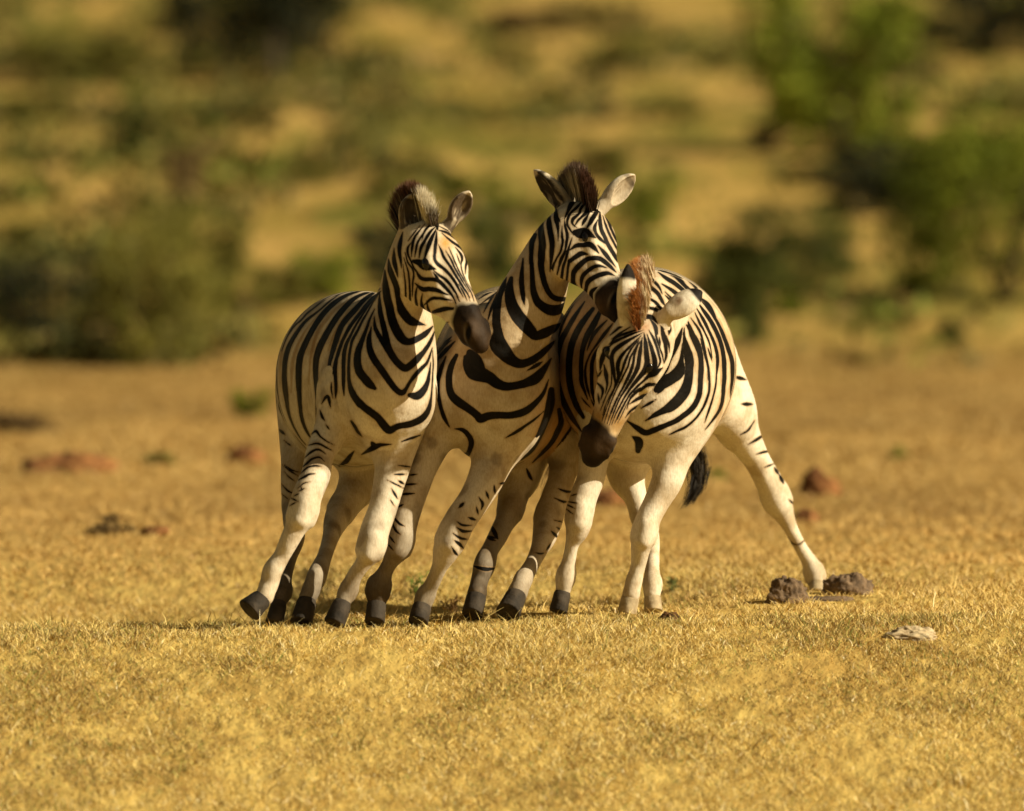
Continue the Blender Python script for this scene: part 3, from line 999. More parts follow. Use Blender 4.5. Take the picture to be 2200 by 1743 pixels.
# ------------------------------------------------------------------ materials of the animals
def mat_coat():
    m, t, b = new_mat('zebra_coat', 0.62)
    N, L = t.nodes, t.links
    at = lambda n: (lambda x: (setattr(x, 'attribute_name', n), x)[1])(N.new('ShaderNodeAttribute'))
    coat, sd, soft = at('coat'), at('stripe'), at('soft')
    tc = N.new('ShaderNodeTexCoord')

    def noise(scale, detail=3.0):
        n = N.new('ShaderNodeTexNoise')
        n.inputs['Scale'].default_value = scale
        n.inputs['Detail'].default_value = detail
        L.new(tc.outputs['Object'], n.inputs['Vector'])
        return n

    def math_(op, a, bb, clamp=False):
        n = N.new('ShaderNodeMath')
        n.operation = op
        n.use_clamp = clamp
        for i, x in enumerate((a, bb)):
            if isinstance(x, (int, float)):
                n.inputs[i].default_value = x
            else:
                L.new(x, n.inputs[i])
        return n.outputs[0]

    def ramp(x, lo, hi, a=0.0, c=1.0):
        n = N.new('ShaderNodeMapRange')
        n.interpolation_type = 'SMOOTHSTEP'
        L.new(x, n.inputs['Value'])
        for k, vv in zip(('From Min', 'From Max', 'To Min', 'To Max'), (lo, hi, a, c)):
            n.inputs[k].default_value = vv
        return n.outputs['Result']

    def mix(f, a, c, mode='MIX'):
        n = N.new('ShaderNodeMixRGB')
        n.blend_type = mode
        for i, x in enumerate((f, a, c)):
            if isinstance(x, tuple):
                n.inputs[i].default_value = (*x, 1)
            elif isinstance(x, float):
                n.inputs[i].default_value = x
            else:
                L.new(x, n.inputs[i])
        return n.outputs[0]
    fine = noise(150, 2)
    wob = noise(42, 2)
    blot = noise(9, 4)
    e = math_('ADD', sd.outputs['Fac'], math_('MULTIPLY', math_('SUBTRACT', fine.outputs['Fac'], 0.5), 0.9))
    e = math_('ADD', e, math_('MULTIPLY', math_('SUBTRACT', wob.outputs['Fac'], 0.5), 1.5))
    black = ramp(e, -0.75, 0.85, 1.0, 0.0)
    base = mix(ramp(soft.outputs['Fac'], -2.0, 2.5, 0.75, 0.0), coat.outputs['Color'], (.40, .25, .11))
    dirt = ramp(blot.outputs['Fac'], 0.42, 0.70, 0.0, 0.6)
    base = mix(dirt, base, (.52, .41, .26), 'MULTIPLY')
    # the black hair stays brown-black and a little dusty
    base = mix(ramp(sd.outputs['Fac'], 0.4, 3.6, 0.55, 0.0), base, (.34, .22, .11))
    blk = mix(ramp(blot.outputs['Fac'], .35, .7), (.003, .0026, .002), (.009, .0065, .004))
    col = mix(black, base, blk)
    hair = noise(420, 1)
    mp = N.new('ShaderNodeMapping')
    mp.inputs['Scale'].default_value = (210, 120, 55)
    L.new(tc.outputs['Object'], mp.inputs['Vector'])
    lay = N.new('ShaderNodeTexNoise')
    lay.inputs['Scale'].default_value = 1.0
    lay.inputs['Detail'].default_value = 3
    L.new(mp.outputs[0], lay.inputs['Vector'])
    col = mix(ramp(hair.outputs['Fac'], .3, .7, .0, .22), col, (.55, .48, .38), 'MULTIPLY')
    col = mix(ramp(lay.outputs['Fac'], .35, .72, .0, .34), col, (.50, .40, .28), 'MULTIPLY')
    L.new(col, b.inputs['Base Color'])
    bump = N.new('ShaderNodeBump')
    bump.inputs['Strength'].default_value = 0.16
    bump.inputs['Distance'].default_value = 0.004
    L.new(math_('ADD', hair.outputs['Fac'], math_('MULTIPLY', lay.outputs['Fac'], 2.0)), bump.inputs['Height'])
    bump2 = N.new('ShaderNodeBump')
    bump2.inputs['Strength'].default_value = 0.35
    bump2.inputs['Distance'].default_value = 0.03
    L.new(noise(11, 3).outputs['Fac'], bump2.inputs['Height'])
    L.new(bump.outputs[0], bump2.inputs['Normal'])
    L.new(bump2.outputs[0], b.inputs['Normal'])
    b.inputs['Specular IOR Level'].default_value = 0.1
    b.inputs['Sheen Weight'].default_value = 0.0
    b.inputs['Sheen Roughness'].default_value = 0.4
    return m


def mat_attr(name, attr, rough, spec=0.25):
    m, t, b = new_mat(name, rough)
    a = t.nodes.new('ShaderNodeAttribute')
    a.attribute_name = attr
    t.links.new(a.outputs['Color'], b.inputs['Base Color'])
    b.inputs['Specular IOR Level'].default_value = spec
    return m


def mat_noise(name, c1, c2, scale, rough=.85, bump=0.0, detail=4):
    m, t, b = new_mat(name, rough)
    N, L = t.nodes, t.links
    tc = N.new('ShaderNodeTexCoord')
    n = N.new('ShaderNodeTexNoise')
    n.inputs['Scale'].default_value = scale
    n.inputs['Detail'].default_value = detail
    L.new(tc.outputs['Object'], n.inputs['Vector'])
    r = N.new('ShaderNodeValToRGB')
    r.color_ramp.elements[0].position = .3
    r.color_ramp.elements[1].position = .7
    r.color_ramp.elements[0].color = (*c1, 1)
    r.color_ramp.elements[1].color = (*c2, 1)
    L.new(n.outputs['Fac'], r.inputs[0])
    L.new(r.outputs[0], b.inputs['Base Color'])
    if bump:
        bp = N.new('ShaderNodeBump')
        bp.inputs['Strength'].default_value = bump
        bp.inputs['Distance'].default_value = .02
        L.new(n.outputs['Fac'], bp.inputs['Height'])
        L.new(bp.outputs[0], b.inputs['Normal'])
    return m


COAT = mat_coat()
HAIR = mat_attr('hair', 'tint', 0.6)
EYE, _t, _b = new_mat('eye', 0.12)
_b.inputs['Base Color'].default_value = (.006, .004, .003, 1)
_b.inputs['Specular IOR Level'].default_value = 0.35
HOOF = mat_noise('hoof', (.009, .007, .005), (.065, .048, .032), 13, .8, .8)
HOOF_DUSTY = mat_noise('hoof_dusty', (.24, .18, .10), (.46, .36, .22), 30, .8, .3)
TONGUE, _t, _b = new_mat('tongue', 0.35)
_b.inputs['Base Color'].default_value = (.55, .13, .05, 1)


def vertex_normals(co, q):
    n = np.cross(co[q[:, 2]] - co[q[:, 0]], co[q[:, 3]] - co[q[:, 1]])
    out = np.zeros_like(co)
    for j in range(4):
        for k in range(3):
            out[:, k] += np.bincount(q[:, j], n[:, k], len(co))
    return out / (np.linalg.norm(out, axis=1)[:, None] + 1e-12)


def refine(co, q, sel):
    """split the selected quads in four; their neighbours get the extra edge points"""
    ed = np.stack([q, np.roll(q, -1, 1)], 2)                 # (n, 4, 2)
    key = ed.min(2).astype(np.int64) * (len(co) + 1) + ed.max(2)
    uniq, first = np.unique(key[sel], return_index=True)
    e = ed[sel].reshape(-1, 2)[first]
    mid = (co[e[:, 0]] + co[e[:, 1]]) / 2
    n0 = len(co)
    pos = np.searchsorted(uniq, key)
    pos = np.minimum(pos, len(uniq) - 1)
    mi = np.where(uniq[pos] == key, n0 + pos, -1)
    qs = q[sel]
    cen = co[qs].mean(1)
    ci = n0 + len(mid) + np.arange(len(qs))
    ms = mi[sel]
    new = np.vstack([np.stack([qs[:, j], ms[:, j], ci, ms[:, j - 1]], 1) for j in range(4)])
    rest = ~sel
    touched = rest & (mi >= 0).any(1)
    quads = np.vstack([q[rest & ~touched], new])
    ngons = []
    for f, m in zip(q[touched], mi[touched]):
        g = []
        for j in range(4):
            g.append(int(f[j]))
            if m[j] >= 0:
                g.append(int(m[j]))
        ngons.append(g)
    src = np.concatenate([np.arange(n0), e[:, 0], qs[:, 0]])   # where a new point takes its region from
    return np.vstack([co, mid, cen]), quads, ngons, src


def strands(name, roots, tips, cols, width, mat, parent, bend=0.012, tipcol=None, tipfrac=.55):
    """hair: thin tapered ribbons from roots to tips, one mesh; cols per strand, darker or redder towards tipcol"""
    n = len(roots)
    roots, tips = np.asarray(roots), np.asarray(tips)
    d = tips - roots
    side = np.cross(d, RNG.normal(size=(n, 3)))
    side /= np.linalg.norm(side, axis=1)[:, None] + 1e-9
    off = RNG.normal(size=(n, 3)) * bend
    V, C = [], []
    ts = (0, .35, .7, 1)
    for t in ts:
        c = roots + d * t + off * (t * t)
        wd = width * (1, .95, .7, .08)[ts.index(t)]
        V += [c - side * wd / 2, c + side * wd / 2]
        f = 0 if tipcol is None else min(1, max(0, (t - tipfrac) / (1 - tipfrac + 1e-6)))
        cc = cols if tipcol is None else cols * (1 - f) + np.asarray(tipcol) * f
        C += [cc, cc]
    V = np.stack(V, 1).reshape(-1, 3)
    C = np.stack(C, 1).reshape(-1, 3)
    b = np.arange(n)[:, None] * 8
    F = np.vstack([np.hstack([b + 2 * i, b + 2 * i + 1, b + 2 * i + 3, b + 2 * i + 2]) for i in range(3)])
    o = link_mesh(name, V, F, mat, parent)
    attr_c(o, 'tint', C)
    return o


def poly_at(p, s):
    """points of polyline p (n, 3) at fractions s of its length"""
    p = catmull(p, 6)
    L = np.concatenate([[0], np.cumsum(np.linalg.norm(np.diff(p, axis=0), axis=1))])
    return np.stack([np.interp(s * L[-1], L, p[:, k]) for k in range(3)], 1)


def make_hoof(a, b, r0, r1, parent, mat):
    """a hoof: a wall that flares from the coronet at a to the flat ground edge at b, longer at the toe"""
    a, b = np.asarray(a), np.asarray(b)
    a = a + (b - a) * .12
    r0 = r0 * .92
    ax = unit(b - a)
    fw = np.array([0, -1.0, 0]) if abs(ax[0]) < .6 else np.array([0, -.8, -.3])
    fw = unit(fw - ax * (fw @ ax))
    sd = np.cross(ax, fw)
    L = np.linalg.norm(b - a)
    V, F = [], []
    n = 20
    prof = [(-.14, .78), (0, .93), (.08, .99), (.5, .98), (.94, 1.0), (1.0, .95), (1.0, .7)]
    for i, (t, s) in enumerate(prof):
        r = (r0 + (r1 - r0) * max(0, min(1, t))) * s
        for j in range(n):
            th = 2 * math.pi * j / n
            toe = max(0, math.cos(th))
            V.append(a + ax * L * t + fw * (math.cos(th) * r * 1.12 + .010 * t * toe) + sd * math.sin(th) * r)
    for i in range(len(prof) - 1):
        for j in range(n):
            F.append([i * n + j, i * n + (j + 1) % n, (i + 1) * n + (j + 1) % n, (i + 1) * n + j])
    F.append(list(range(n))[::-1])
    F.append([(len(prof) - 1) * n + j for j in range(n)])
    return link_mesh('hoof', V, F, mat, parent)


def mixc(a, b, f):
    f = np.clip(np.asarray(f), 0, 1)[:, None]
    return a * (1 - f) + np.asarray(b) * f


WHITE = np.array([.77, .70, .57])
LOOK = {
    1: dict(label='leftmost zebra galloping with its head turned aside and one hoof lifted off the grass',
            ear={1: ((.10, .075, .05), (.30, .24, .17), None), -1: ((.12, .09, .06), (.42, .35, .25), None)}),
    2: dict(label='middle zebra with upright head biting at the ear of the zebra beside it',
            ear={1: ((.05, .038, .025), (.66, .57, .42), (.62, .55, .42)), -1: ((.45, .38, .28), (.62, .55, .42), None)}),
    3: dict(label='rightmost zebra lowering its face, with rusty mane and one hind leg splayed out',
            ear={1: ((.62, .55, .42), (.72, .66, .54), (.015, .012, .010)), -1: ((.62, .55, .42), (.76, .70, .58), (.015, .012, .010))}),
}


def build_zebra(i):
    z = ZEB[i]
    co, q, reg, hd = zebra_body(z)
    nrm = vertex_normals(co, q)
    sel = (reg[q] == HEAD).all(1) | (reg[q] == EAR).all(1)
    co, quads, ngons, src = refine(co, q, sel)
    reg, nrm = reg[src], nrm[src]
    H, f, u, s, kr = hd['H'], hd['f'], hd['u'], hd['s'], hd['k']
    root = empty('zebra', (float(np.mean([P(*L['hoof'])[0] for L in z['legs']])), float(z['torso'][3][2]), 0.0))
    tag(root, LOOK[i]['label'], 'zebra', 'zebras running in a tight bunch')
    body = link_mesh('body', co, (quads, ngons), COAT, root)
    px, py = project(co)
    letters = {0: 'b', 1: 'b', 2: 'h', 3: 'e', 4: 'A', 5: 'B', 6: 'C', 7: 'D'}

    def member(parts):
        m = np.zeros(len(co), bool)
        for r, l in letters.items():
            if l in parts or (l == 'b' and 's' in parts):
                m |= reg == r
        return m
    sd = stripe_field(i, px, py, member)
    sd = sd + np.where(reg == HEAD, -.15, np.where(reg >= 4, -.3, -.4)).astype(np.float32)
    # round the far side, where the photo shows nothing, plain bands carry on over the barrel and rump
    view = co - CAM
    view /= np.linalg.norm(view, axis=1)[:, None]
    facing = -(nrm * view).sum(1)
    ph = (co[:, 1] - .35 * co[:, 2] + (vnoise(co, 3, 11) - .5) * .07) / .115
    band = (np.abs(ph - np.floor(ph) - .5) - .24) * 62 + np.clip((.62 - co[:, 2]) * 60, 0, 12)
    wside = np.clip((.10 - facing) / .08, 0, 1) * (reg <= 1) * (co[:, 1] > z['torso'][3][2])
    sd = sd * (1 - wside) + np.clip(band, -12, 12) * wside
    soft = stripe_field(i, px, py, member, True)
    # coat colour
    c = np.tile(WHITE, (len(co), 1))
    trunk = reg <= 1
    n1 = vnoise(co, 5, i)
    back = np.clip((co[:, 2] - .75) / .45, 0, 1)
    tan = {1: .6, 2: .6, 3: .5}[i]
    c = np.where(trunk[:, None], mixc(c, (.40, .31, .20), {1: .22, 2: .8, 3: .12}[i] * (.4 + vnoise(co, 4, 6))), c)  # tan dust, with shade put into the colour, mostly on the middle zebra
    c = np.where(trunk[:, None], mixc(c, (.56, .42, .24), tan * back * (.6 + .8 * n1)), c)
    if i == 3:
        c = np.where(trunk[:, None], mixc(c, (.50, .27, .085), .75 * np.clip((1330 - px) / 60, 0, 1)), c)
        c = np.where(trunk[:, None], mixc(c, (.62, .40, .17), .5 * np.clip((px - 1490) / 60, 0, 1)), c)
    if i == 2:
        c = np.where(trunk[:, None], mixc(c, WHITE * .86, .75 * np.clip((py - 880) / 50, 0, 1) * np.clip((1110 - px) / 50, 0, 1)), c)
        c = np.where(trunk[:, None], mixc(c, (.48, .26, .085), .8 * np.clip((px - 1120) / 70, 0, 1) * np.clip((py - 800) / 80, 0, 1)), c)
    # legs: a little dust, darker towards the hooves of the first two
    leg = reg >= 4
    lz = co[:, 2] + vnoise(co, 14, 3) * .05
    c = np.where(leg[:, None], mixc(c, (.40, .30, .19), (.30 + .3 * (i < 3)) * np.clip((.25 - lz) / .2, 0, 1)), c)
    c = np.where(leg[:, None], mixc(c, (.62, .50, .34), .5 * vnoise(co, 11, 9)), c)
    for k_, lt_ in enumerate('ABCD'):
        amt, top, grey = {1: ((.2, .12, .1), (.8, .28, .4), (.85, .34, .5), (.9, .55, .7)), 2: ((.95, .5, .75), (.7, .26, .5), (.92, .55, .7), (.5, .30, .6)),
                          3: ((.5, .14, .25), (.25, .1, .05), (.25, .1, .1), (.1, .05, .0))}[i][k_]
        on = reg == 4 + k_
        c = mixc(c, (.42, .34, .24), on * grey * (.55 + .6 * vnoise(co, 8, k_ + 20)))
        c = mixc(c, (.075, .056, .038), on * np.clip((top - lz) / (top * .75), 0, 1) * amt)
        c = mixc(c, (.20, .15, .10), on * .55 * np.clip((vnoise(co, 16, k_ + 30) - .66) * 6, 0, 1) * (i < 3))
    # head
    poll = P(*z['poll'])
    rel = co - poll
    a = rel @ f / (hd['kf'])
    b_ = rel @ u / kr
    c_ = rel @ s / kr
    head = reg == HEAD
    wig = (vnoise(co, 30, 2) - .5) * .03
    muz = head * np.clip((a + wig + .35 * np.clip(np.abs(c_) - .03, 0, .04) + .55 * np.clip(b_ + .05, -.1, .0) + (.5 if i == 3 else 0) * np.clip(c_, -.03, .045) - {1: .412, 2: .425, 3: .448}[i]) / .022, 0, 1)
    rust = head * np.clip(1 - np.abs(a + wig - {1: .392, 2: .405, 3: .430}[i]) / .036, 0, 1) * np.clip((b_ + .09) / .04, 0, 1)
    c = np.where(head[:, None], mixc(c, (.62, .47, .27), .55 * vnoise(co, 9, 4)), c)
    c = np.where(head[:, None], mixc(c, (.34, .17, .04), {1: .6, 2: .4, 3: .8}[i] * rust), c)
    if i == 1:
        c = mixc(c, (.58, .30, .06), head * .9 * np.exp(-(((px - 957) / 15) ** 2 + ((py - 522) / 20) ** 2)))
    if i == 3:
        c = mixc(c, (.40, .24, .07), head * .7 * np.clip((py - 835) / 60, 0, 1))
        c = mixc(c, (.40, .16, .04), head * .7 * np.exp(-(((px - 1380) / 22) ** 2 + ((py - 704) / 12) ** 2)))
    dark = mixc(np.tile(np.array([.016, .010, .006]), (len(co), 1)), (.085, .050, .024), np.clip(vnoise(co, 13, 5) * 1.6 - .35, 0, 1) * np.clip((a - .45) / .08, 0, 1))
    c = np.where(head[:, None], c * (1 - muz[:, None]) + dark * muz[:, None], c)
    sd = np.where(head & (muz > .35), 12, sd)
    # nostrils
    for sg in (1, -1):
        da, db, dc = a - .538, b_ + .060, c_ - sg * .052
        slit = da * .75 - db * .66                                  # along the nostril, from its top to its lower rim
        over = da * .66 + db * .75
        nz = np.exp(-((slit / .024) ** 2 + (over / .0095) ** 2 + (dc / .020) ** 2))
        rim_ = np.exp(-((slit - .004) / .028) ** 2 - ((over + .016) / .007) ** 2 - (dc / .024) ** 2)
        c = mixc(c, (.17, .13, .095), head * np.clip(rim_ * 1.2, 0, .85))  # pale crescent paints the highlight along the nostril
        c = mixc(c, (.003, .0025, .002), head * np.clip(nz * 2.2, 0, 1))
    # ears
    er = reg == EAR
    for (base, d, o, sdv, L), sg in zip(hd['ears'], (1, -1)):
        rr = co - base
        m = er & (np.abs(rr @ sdv) < .07) & (rr @ d > -.06) & (rr @ d < L + .03) & (np.abs(rr @ o) < .07)
        t = rr @ d / L
        inner, outer, tip = LOOK[i]['ear'][sg]
        cc = np.tile(np.array(outer), (len(co), 1))
        facing = np.clip(((nrm @ o) + .05) / .4, 0, 1)
        tuft = vnoise(np.stack([rr @ sdv * 3.2, rr @ d * .5, rr @ o], 1), 55, sg + 5)
        ic = mixc(np.tile(np.array(inner), (len(co), 1)), (.50, .42, .30), np.clip((tuft - .52) * 3, 0, 1) * np.clip(1.3 - t * 1.5, 0, 1))
        cc = cc * (1 - facing[:, None]) + ic * facing[:, None]
        cc = mixc(cc, (.58, .50, .37), .9 * np.exp(-(((nrm @ o) + .05) / .22) ** 2) * np.clip((t - .2) / .2, 0, 1) * (i == 1))
        cc = mixc(cc, (.60, .52, .40), np.clip((t - .86) / .05, 0, 1) if i < 3 else np.zeros(len(co)))
        if tip and i == 3:
            cc = mixc(cc, tip, np.clip((t + (vnoise(co, 25, 8) - .5) * .12 - .74) / .05, 0, 1))
            cc = mixc(cc, (.20, .10, .04), .85 * np.exp(-(((t - .40) / .11) ** 2 + ((rr @ sdv - .004) / .030) ** 2)) * np.clip((vnoise(co, 60, 3) - .38) * 6, 0, 1))
        if i == 2 and sg == -1:
            cc = mixc(cc, (.16, .12, .08), .75 * np.exp(-(((t - .42) / .16) ** 2 + ((rr @ sdv + .006) / .020) ** 2)) * np.clip((tuft - .3) * 3, 0, 1))
        if i == 2:
            cc = mixc(cc, (.05, .038, .025), np.clip((t - .72) / .06, 0, 1) * np.clip((.9 - t) / .05, 0, 1) * (.9 if sg == 1 else .5))
        c = np.where(m[:, None], cc, c)
    sd = np.where(er, 12, sd)
    attr_f(body, 'stripe', sd)
    attr_f(body, 'soft', soft)
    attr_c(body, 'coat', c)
    # eyes
    ex_, ey_, vis = {1: (907, 570, 1), 2: (1252, 504, 1), 3: (1407, 800, -1)}[i]
    cand = np.nonzero(head & (np.hypot(px - ex_, py - ey_) < 6))[0]
    cand = cand[np.argmin(co[cand, 1])]
    la, lb, lc = a[cand], b_[cand], abs(c_[cand]) - (.014 if i < 3 else .020)
    for sg in (1, -1):
        e = poll + hd['kf'] * la * f + kr * (lb * u + lc * sg * s)
        V, F = [], []
        n, m = 16, 10
        r = .0265 if i < 3 else .021
        ex = unit(f * .9 - u * .25)
        ez = unit(s * sg * .9 + u * .35)
        ez = unit(ez - ex * (ez @ ex))
        ey = np.cross(ez, ex)
        for j in range(m + 1):
            ph = math.pi * j / m
            for k in range(n):
                th = 2 * math.pi * k / n
                V.append(e + r * (ex * math.sin(ph) * math.cos(th) * 1.1 + ey * math.sin(ph) * math.sin(th) * .8 + ez * math.cos(ph)))
        F = [[j * n + k, j * n + (k + 1) % n, (j + 1) * n + (k + 1) % n, (j + 1) * n + k] for j in range(m) for k in range(n)]
        link_mesh('eye', V, F, EYE, body)
    # hooves
    for L, lt in zip(z['legs'], 'ABCD'):
        last = L['rows'][-1]
        dusty = i == 3 and lt in 'BCD'
        make_hoof(P(*last[:3]), P(*L['hoof']), M(L['hr'][0], last[2]), M(L['hr'][1], last[2]), root, HOOF_DUSTY if dusty else HOOF)
    # mane
    mn = MANE[i]
    n = mn['n']
    sp = RNG.random(n)
    ro = poly_at(np.array([P(*x) for x in mn['root']]), sp)
    ti = poly_at(np.array([P(*x) for x in mn['tip']]), sp)
    lat = RNG.normal(size=n)
    ro = ro + np.outer(lat, mn['lat']) * .55
    near = np.nonzero(((reg == HEAD) | (reg == NECK)) & (np.abs(co - ro.mean(0)).max(1) < .35))[0][::5]
    kd = kdtree.KDTree(len(near))
    for k, vtx in enumerate(near):
        kd.insert(co[vtx], k)
    kd.balance()
    ro = np.array([kd.find(p)[0] for p in ro])
    ti = ti + np.outer(lat, mn['lat']) + RNG.normal(size=(n, 3)) * .005
    ti = ro + (ti - ro) * (1 - .16 * RNG.random(n)[:, None] ** 2)
    cols = np.array([[np.interp(x, mn['stops'], [cc[k] for cc in mn['cols']]) for k in range(3)] for x in np.clip(sp + RNG.normal(size=n) * .015, 0, 1)])
    if i == 3:                                     # the right face of this mane is cream with brown bands
        band = .5 + .5 * np.sin(sp * 40 + lat)
        cream = np.array([.62, .52, .34]) * band[:, None] + np.array([.26, .13, .05]) * (1 - band[:, None])
        k_ = np.clip((lat - .55) / .3, 0, 1)[:, None]
        cols = cols * (1 - k_) + cream * k_
    cols *= (.75 + .5 * RNG.random(n))[:, None]
    tc_ = np.where((sp < {1: .32, 2: .0, 3: .0}[i])[:, None] | ((lat > .6) & (i == 3))[:, None], cols, np.array(mn['tipc']))
    strands('mane', ro, ti, cols, .0028, HAIR, root, .006, tc_, mn.get('tipf', .6))
    # tail
    if i in TAIL:
        tl = TAIL[i]
        n = tl['n']
        pts = np.array([P(*x) for x in tl['path']])
        V0, V1, CC = [], [], []
        t0 = RNG.random(n) * .72
        t1 = np.minimum(1, t0 + .14 + .12 * RNG.random(n))
        wd = np.interp(t1, np.linspace(0, 1, len(tl['w'])), tl['w'])
        wd0 = np.interp(t0, np.linspace(0, 1, len(tl['w'])), tl['w'])
        jit = RNG.normal(size=(n, 3)) * np.array([1, .6, .25])
        a0 = poly_at(pts, t0) + jit * wd0[:, None]
        a1 = poly_at(pts, t1) + jit * wd[:, None]
        cols = np.array(tl['col']) * (.5 + RNG.random(n))[:, None]
        strands('tail', a0, a1, cols, .003, HAIR, root, .004)
    if i == 2:
        p = np.array([P(1311, 655, -.20), P(1316, 664, -.24), P(1319, 673, -.27), P(1320, 680, -.28)])
        V, F = [], []
        for t in range(4):
            r = (.012, .016, .014, .006)[t]
            for k in range(10):
                th = 2 * math.pi * k / 10
                V.append(p[t] + np.array([math.cos(th) * r, math.sin(th) * r, 0]))
        F = [[t * 10 + k, t * 10 + (k + 1) % 10, (t + 1) * 10 + (k + 1) % 10, (t + 1) * 10 + k] for t in range(3) for k in range(10)] + [list(range(30, 40))]
        link_mesh('tongue', V, F, TONGUE, body)
    return root


MANE = {
    1: dict(n=6500, root=[(938, 478, -.34), (922, 468, -.30), (900, 466, -.20), (878, 478, -.10), (860, 500, -.02)],
            tip=[(932, 458, -.36), (916, 416, -.32), (884, 390, -.20), (855, 408, -.06), (840, 444, .04)], lat=(.010, .012, .0),
            stops=[0, .10, .18, .27, .36, .5, .6, .66, .72, .78, .84, 1],
            cols=[(.05, .03, .02), (.62, .55, .40), (.70, .62, .46), (.66, .58, .43), (.03, .02, .012), (.06, .022, .010), (.05, .02, .010), (.17, .13, .09), (.03, .02, .012), (.16, .12, .08), (.03, .02, .012), (.06, .03, .015)],
            tipc=(.10, .035, .014), tipf=.72),
    2: dict(n=6000, root=[(1286, 436, -.10), (1270, 430, -.06), (1252, 430, .02), (1234, 436, .10), (1220, 450, .18)],
            tip=[(1275, 418, -.14), (1266, 384, -.10), (1239, 348, .0), (1214, 366, .12), (1200, 392, .22)], lat=(.009, .014, .0),
            stops=[0, .25, .33, .40, .47, .54, .61, .68, .75, .84, 1],
            cols=[(.03, .015, .008), (.035, .016, .008), (.03, .02, .014), (.44, .37, .27), (.10, .08, .06), (.50, .42, .31), (.12, .10, .07), (.46, .39, .28), (.10, .08, .06), (.40, .33, .24), (.03, .02, .014)],
            tipc=(.06, .022, .010), tipf=.74),
    3: dict(n=8000, root=[(1376, 690, -.50), (1384, 655, -.44), (1390, 620, -.30), (1390, 596, -.15), (1388, 582, .05), (1386, 578, .25)],
            tip=[(1369, 682, -.56), (1368, 640, -.52), (1366, 596, -.38), (1366, 568, -.20), (1371, 557, .02), (1380, 560, .25)], lat=(.015, .010, .006),
            stops=[0, .4, .8, 1], cols=[(.22, .070, .018), (.28, .095, .022), (.27, .095, .026), (.40, .26, .10)], tipc=(.46, .19, .045), tipf=.7),
}
TAIL = {
    3: dict(n=1100, path=[(1440, 880, 1.95), (1476, 936, 2.0), (1494, 975, 2.02), (1502, 1015, 2.02), (1498, 1052, 2.0), (1482, 1080, 1.98), (1452, 1104, 1.98)], w=[.013, .018, .021, .018, .013, .009], col=(.022, .015, .008)),
    2: dict(n=260, path=[(1205, 930, 1.9), (1185, 970, 1.95), (1165, 1010, 1.95), (1150, 1045, 1.95), (1142, 1075, 1.92)], w=[.016, .036, .045, .05, .05], col=(.20, .12, .045)),
}
# ------------------------------------------------------------------ ground
def mat_ground():
    m, t, b = new_mat('dry_ground', 0.95)
    N, L = t.nodes, t.links
    b.inputs['Specular IOR Level'].default_value = 0.05
    tc = N.new('ShaderNodeTexCoord')

    def noise(scale, vec, detail=4):
        mp = N.new('ShaderNodeMapping')
        mp.inputs['Scale'].default_value = vec
        L.new(tc.outputs['Object'], mp.inputs['Vector'])
        n = N.new('ShaderNodeTexNoise')
        n.inputs['Scale'].default_value = scale
        n.inputs['Detail'].default_value = detail
        L.new(mp.outputs[0], n.inputs['Vector'])
        return n.outputs['Fac']

    def ramp(x, lo, hi, a=0.0, c=1.0):
        n = N.new('ShaderNodeMapRange')
        n.interpolation_type = 'SMOOTHSTEP'
        L.new(x, n.inputs['Value'])
        for k, vv in zip(('From Min', 'From Max', 'To Min', 'To Max'), (lo, hi, a, c)):
            n.inputs[k].default_value = vv
        return n.outputs['Result']

    def mix(f, a, c):
        n = N.new('ShaderNodeMixRGB')
        for i, x in enumerate((f, a, c)):
            if isinstance(x, tuple):
                n.inputs[i].default_value = (*x, 1)
            else:
                L.new(x, n.inputs[i])
        return n.outputs[0]
    sep = N.new('ShaderNodeSeparateXYZ')
    L.new(tc.outputs['Object'], sep.inputs[0])
    straw = mix(ramp(noise(1.0, (9, 4, 9), 6), .3, .7), (.34, .22, .06), (.52, .37, .11))
    straw = mix(ramp(noise(1.0, (1.1, .35, 1), 5), .45, .75, 0, .75), straw, (.40, .25, .07))
    straw = mix(ramp(noise(1.0, (.7, .22, 1), 3), .52, .68, 0, .55), straw, (.50, .35, .10))
    hill = mix(ramp(noise(1.0, (.55, .13, .3), 5), .35, .62), (.50, .315, .095), (.28, .195, .043))
    hill = mix(ramp(noise(1.0, (.8, .16, .3), 4), .47, .62, 0, .85), hill, (.115, .115, .018))
    hill = mix(ramp(noise(1.0, (.33, .09, .3), 3), .54, .70, 0, .6), hill, (.58, .38, .11))
    mid = mix(ramp(noise(1.0, (.6, .16, 1), 5), .3, .7), (.26, .15, .045), (.42, .265, .085))
    straw = mix(ramp(sep.outputs['Y'], 1.5, 9), straw, mid)
    far = ramp(sep.outputs['Y'], 26, 50)
    L.new(mix(far, straw, hill), b.inputs['Base Color'])
    bp = N.new('ShaderNodeBump')
    bp.inputs['Strength'].default_value = .7
    bp.inputs['Distance'].default_value = .05
    L.new(noise(1.0, (14, 7, 14), 5), bp.inputs['Height'])
    L.new(bp.outputs[0], b.inputs['Normal'])
    return m


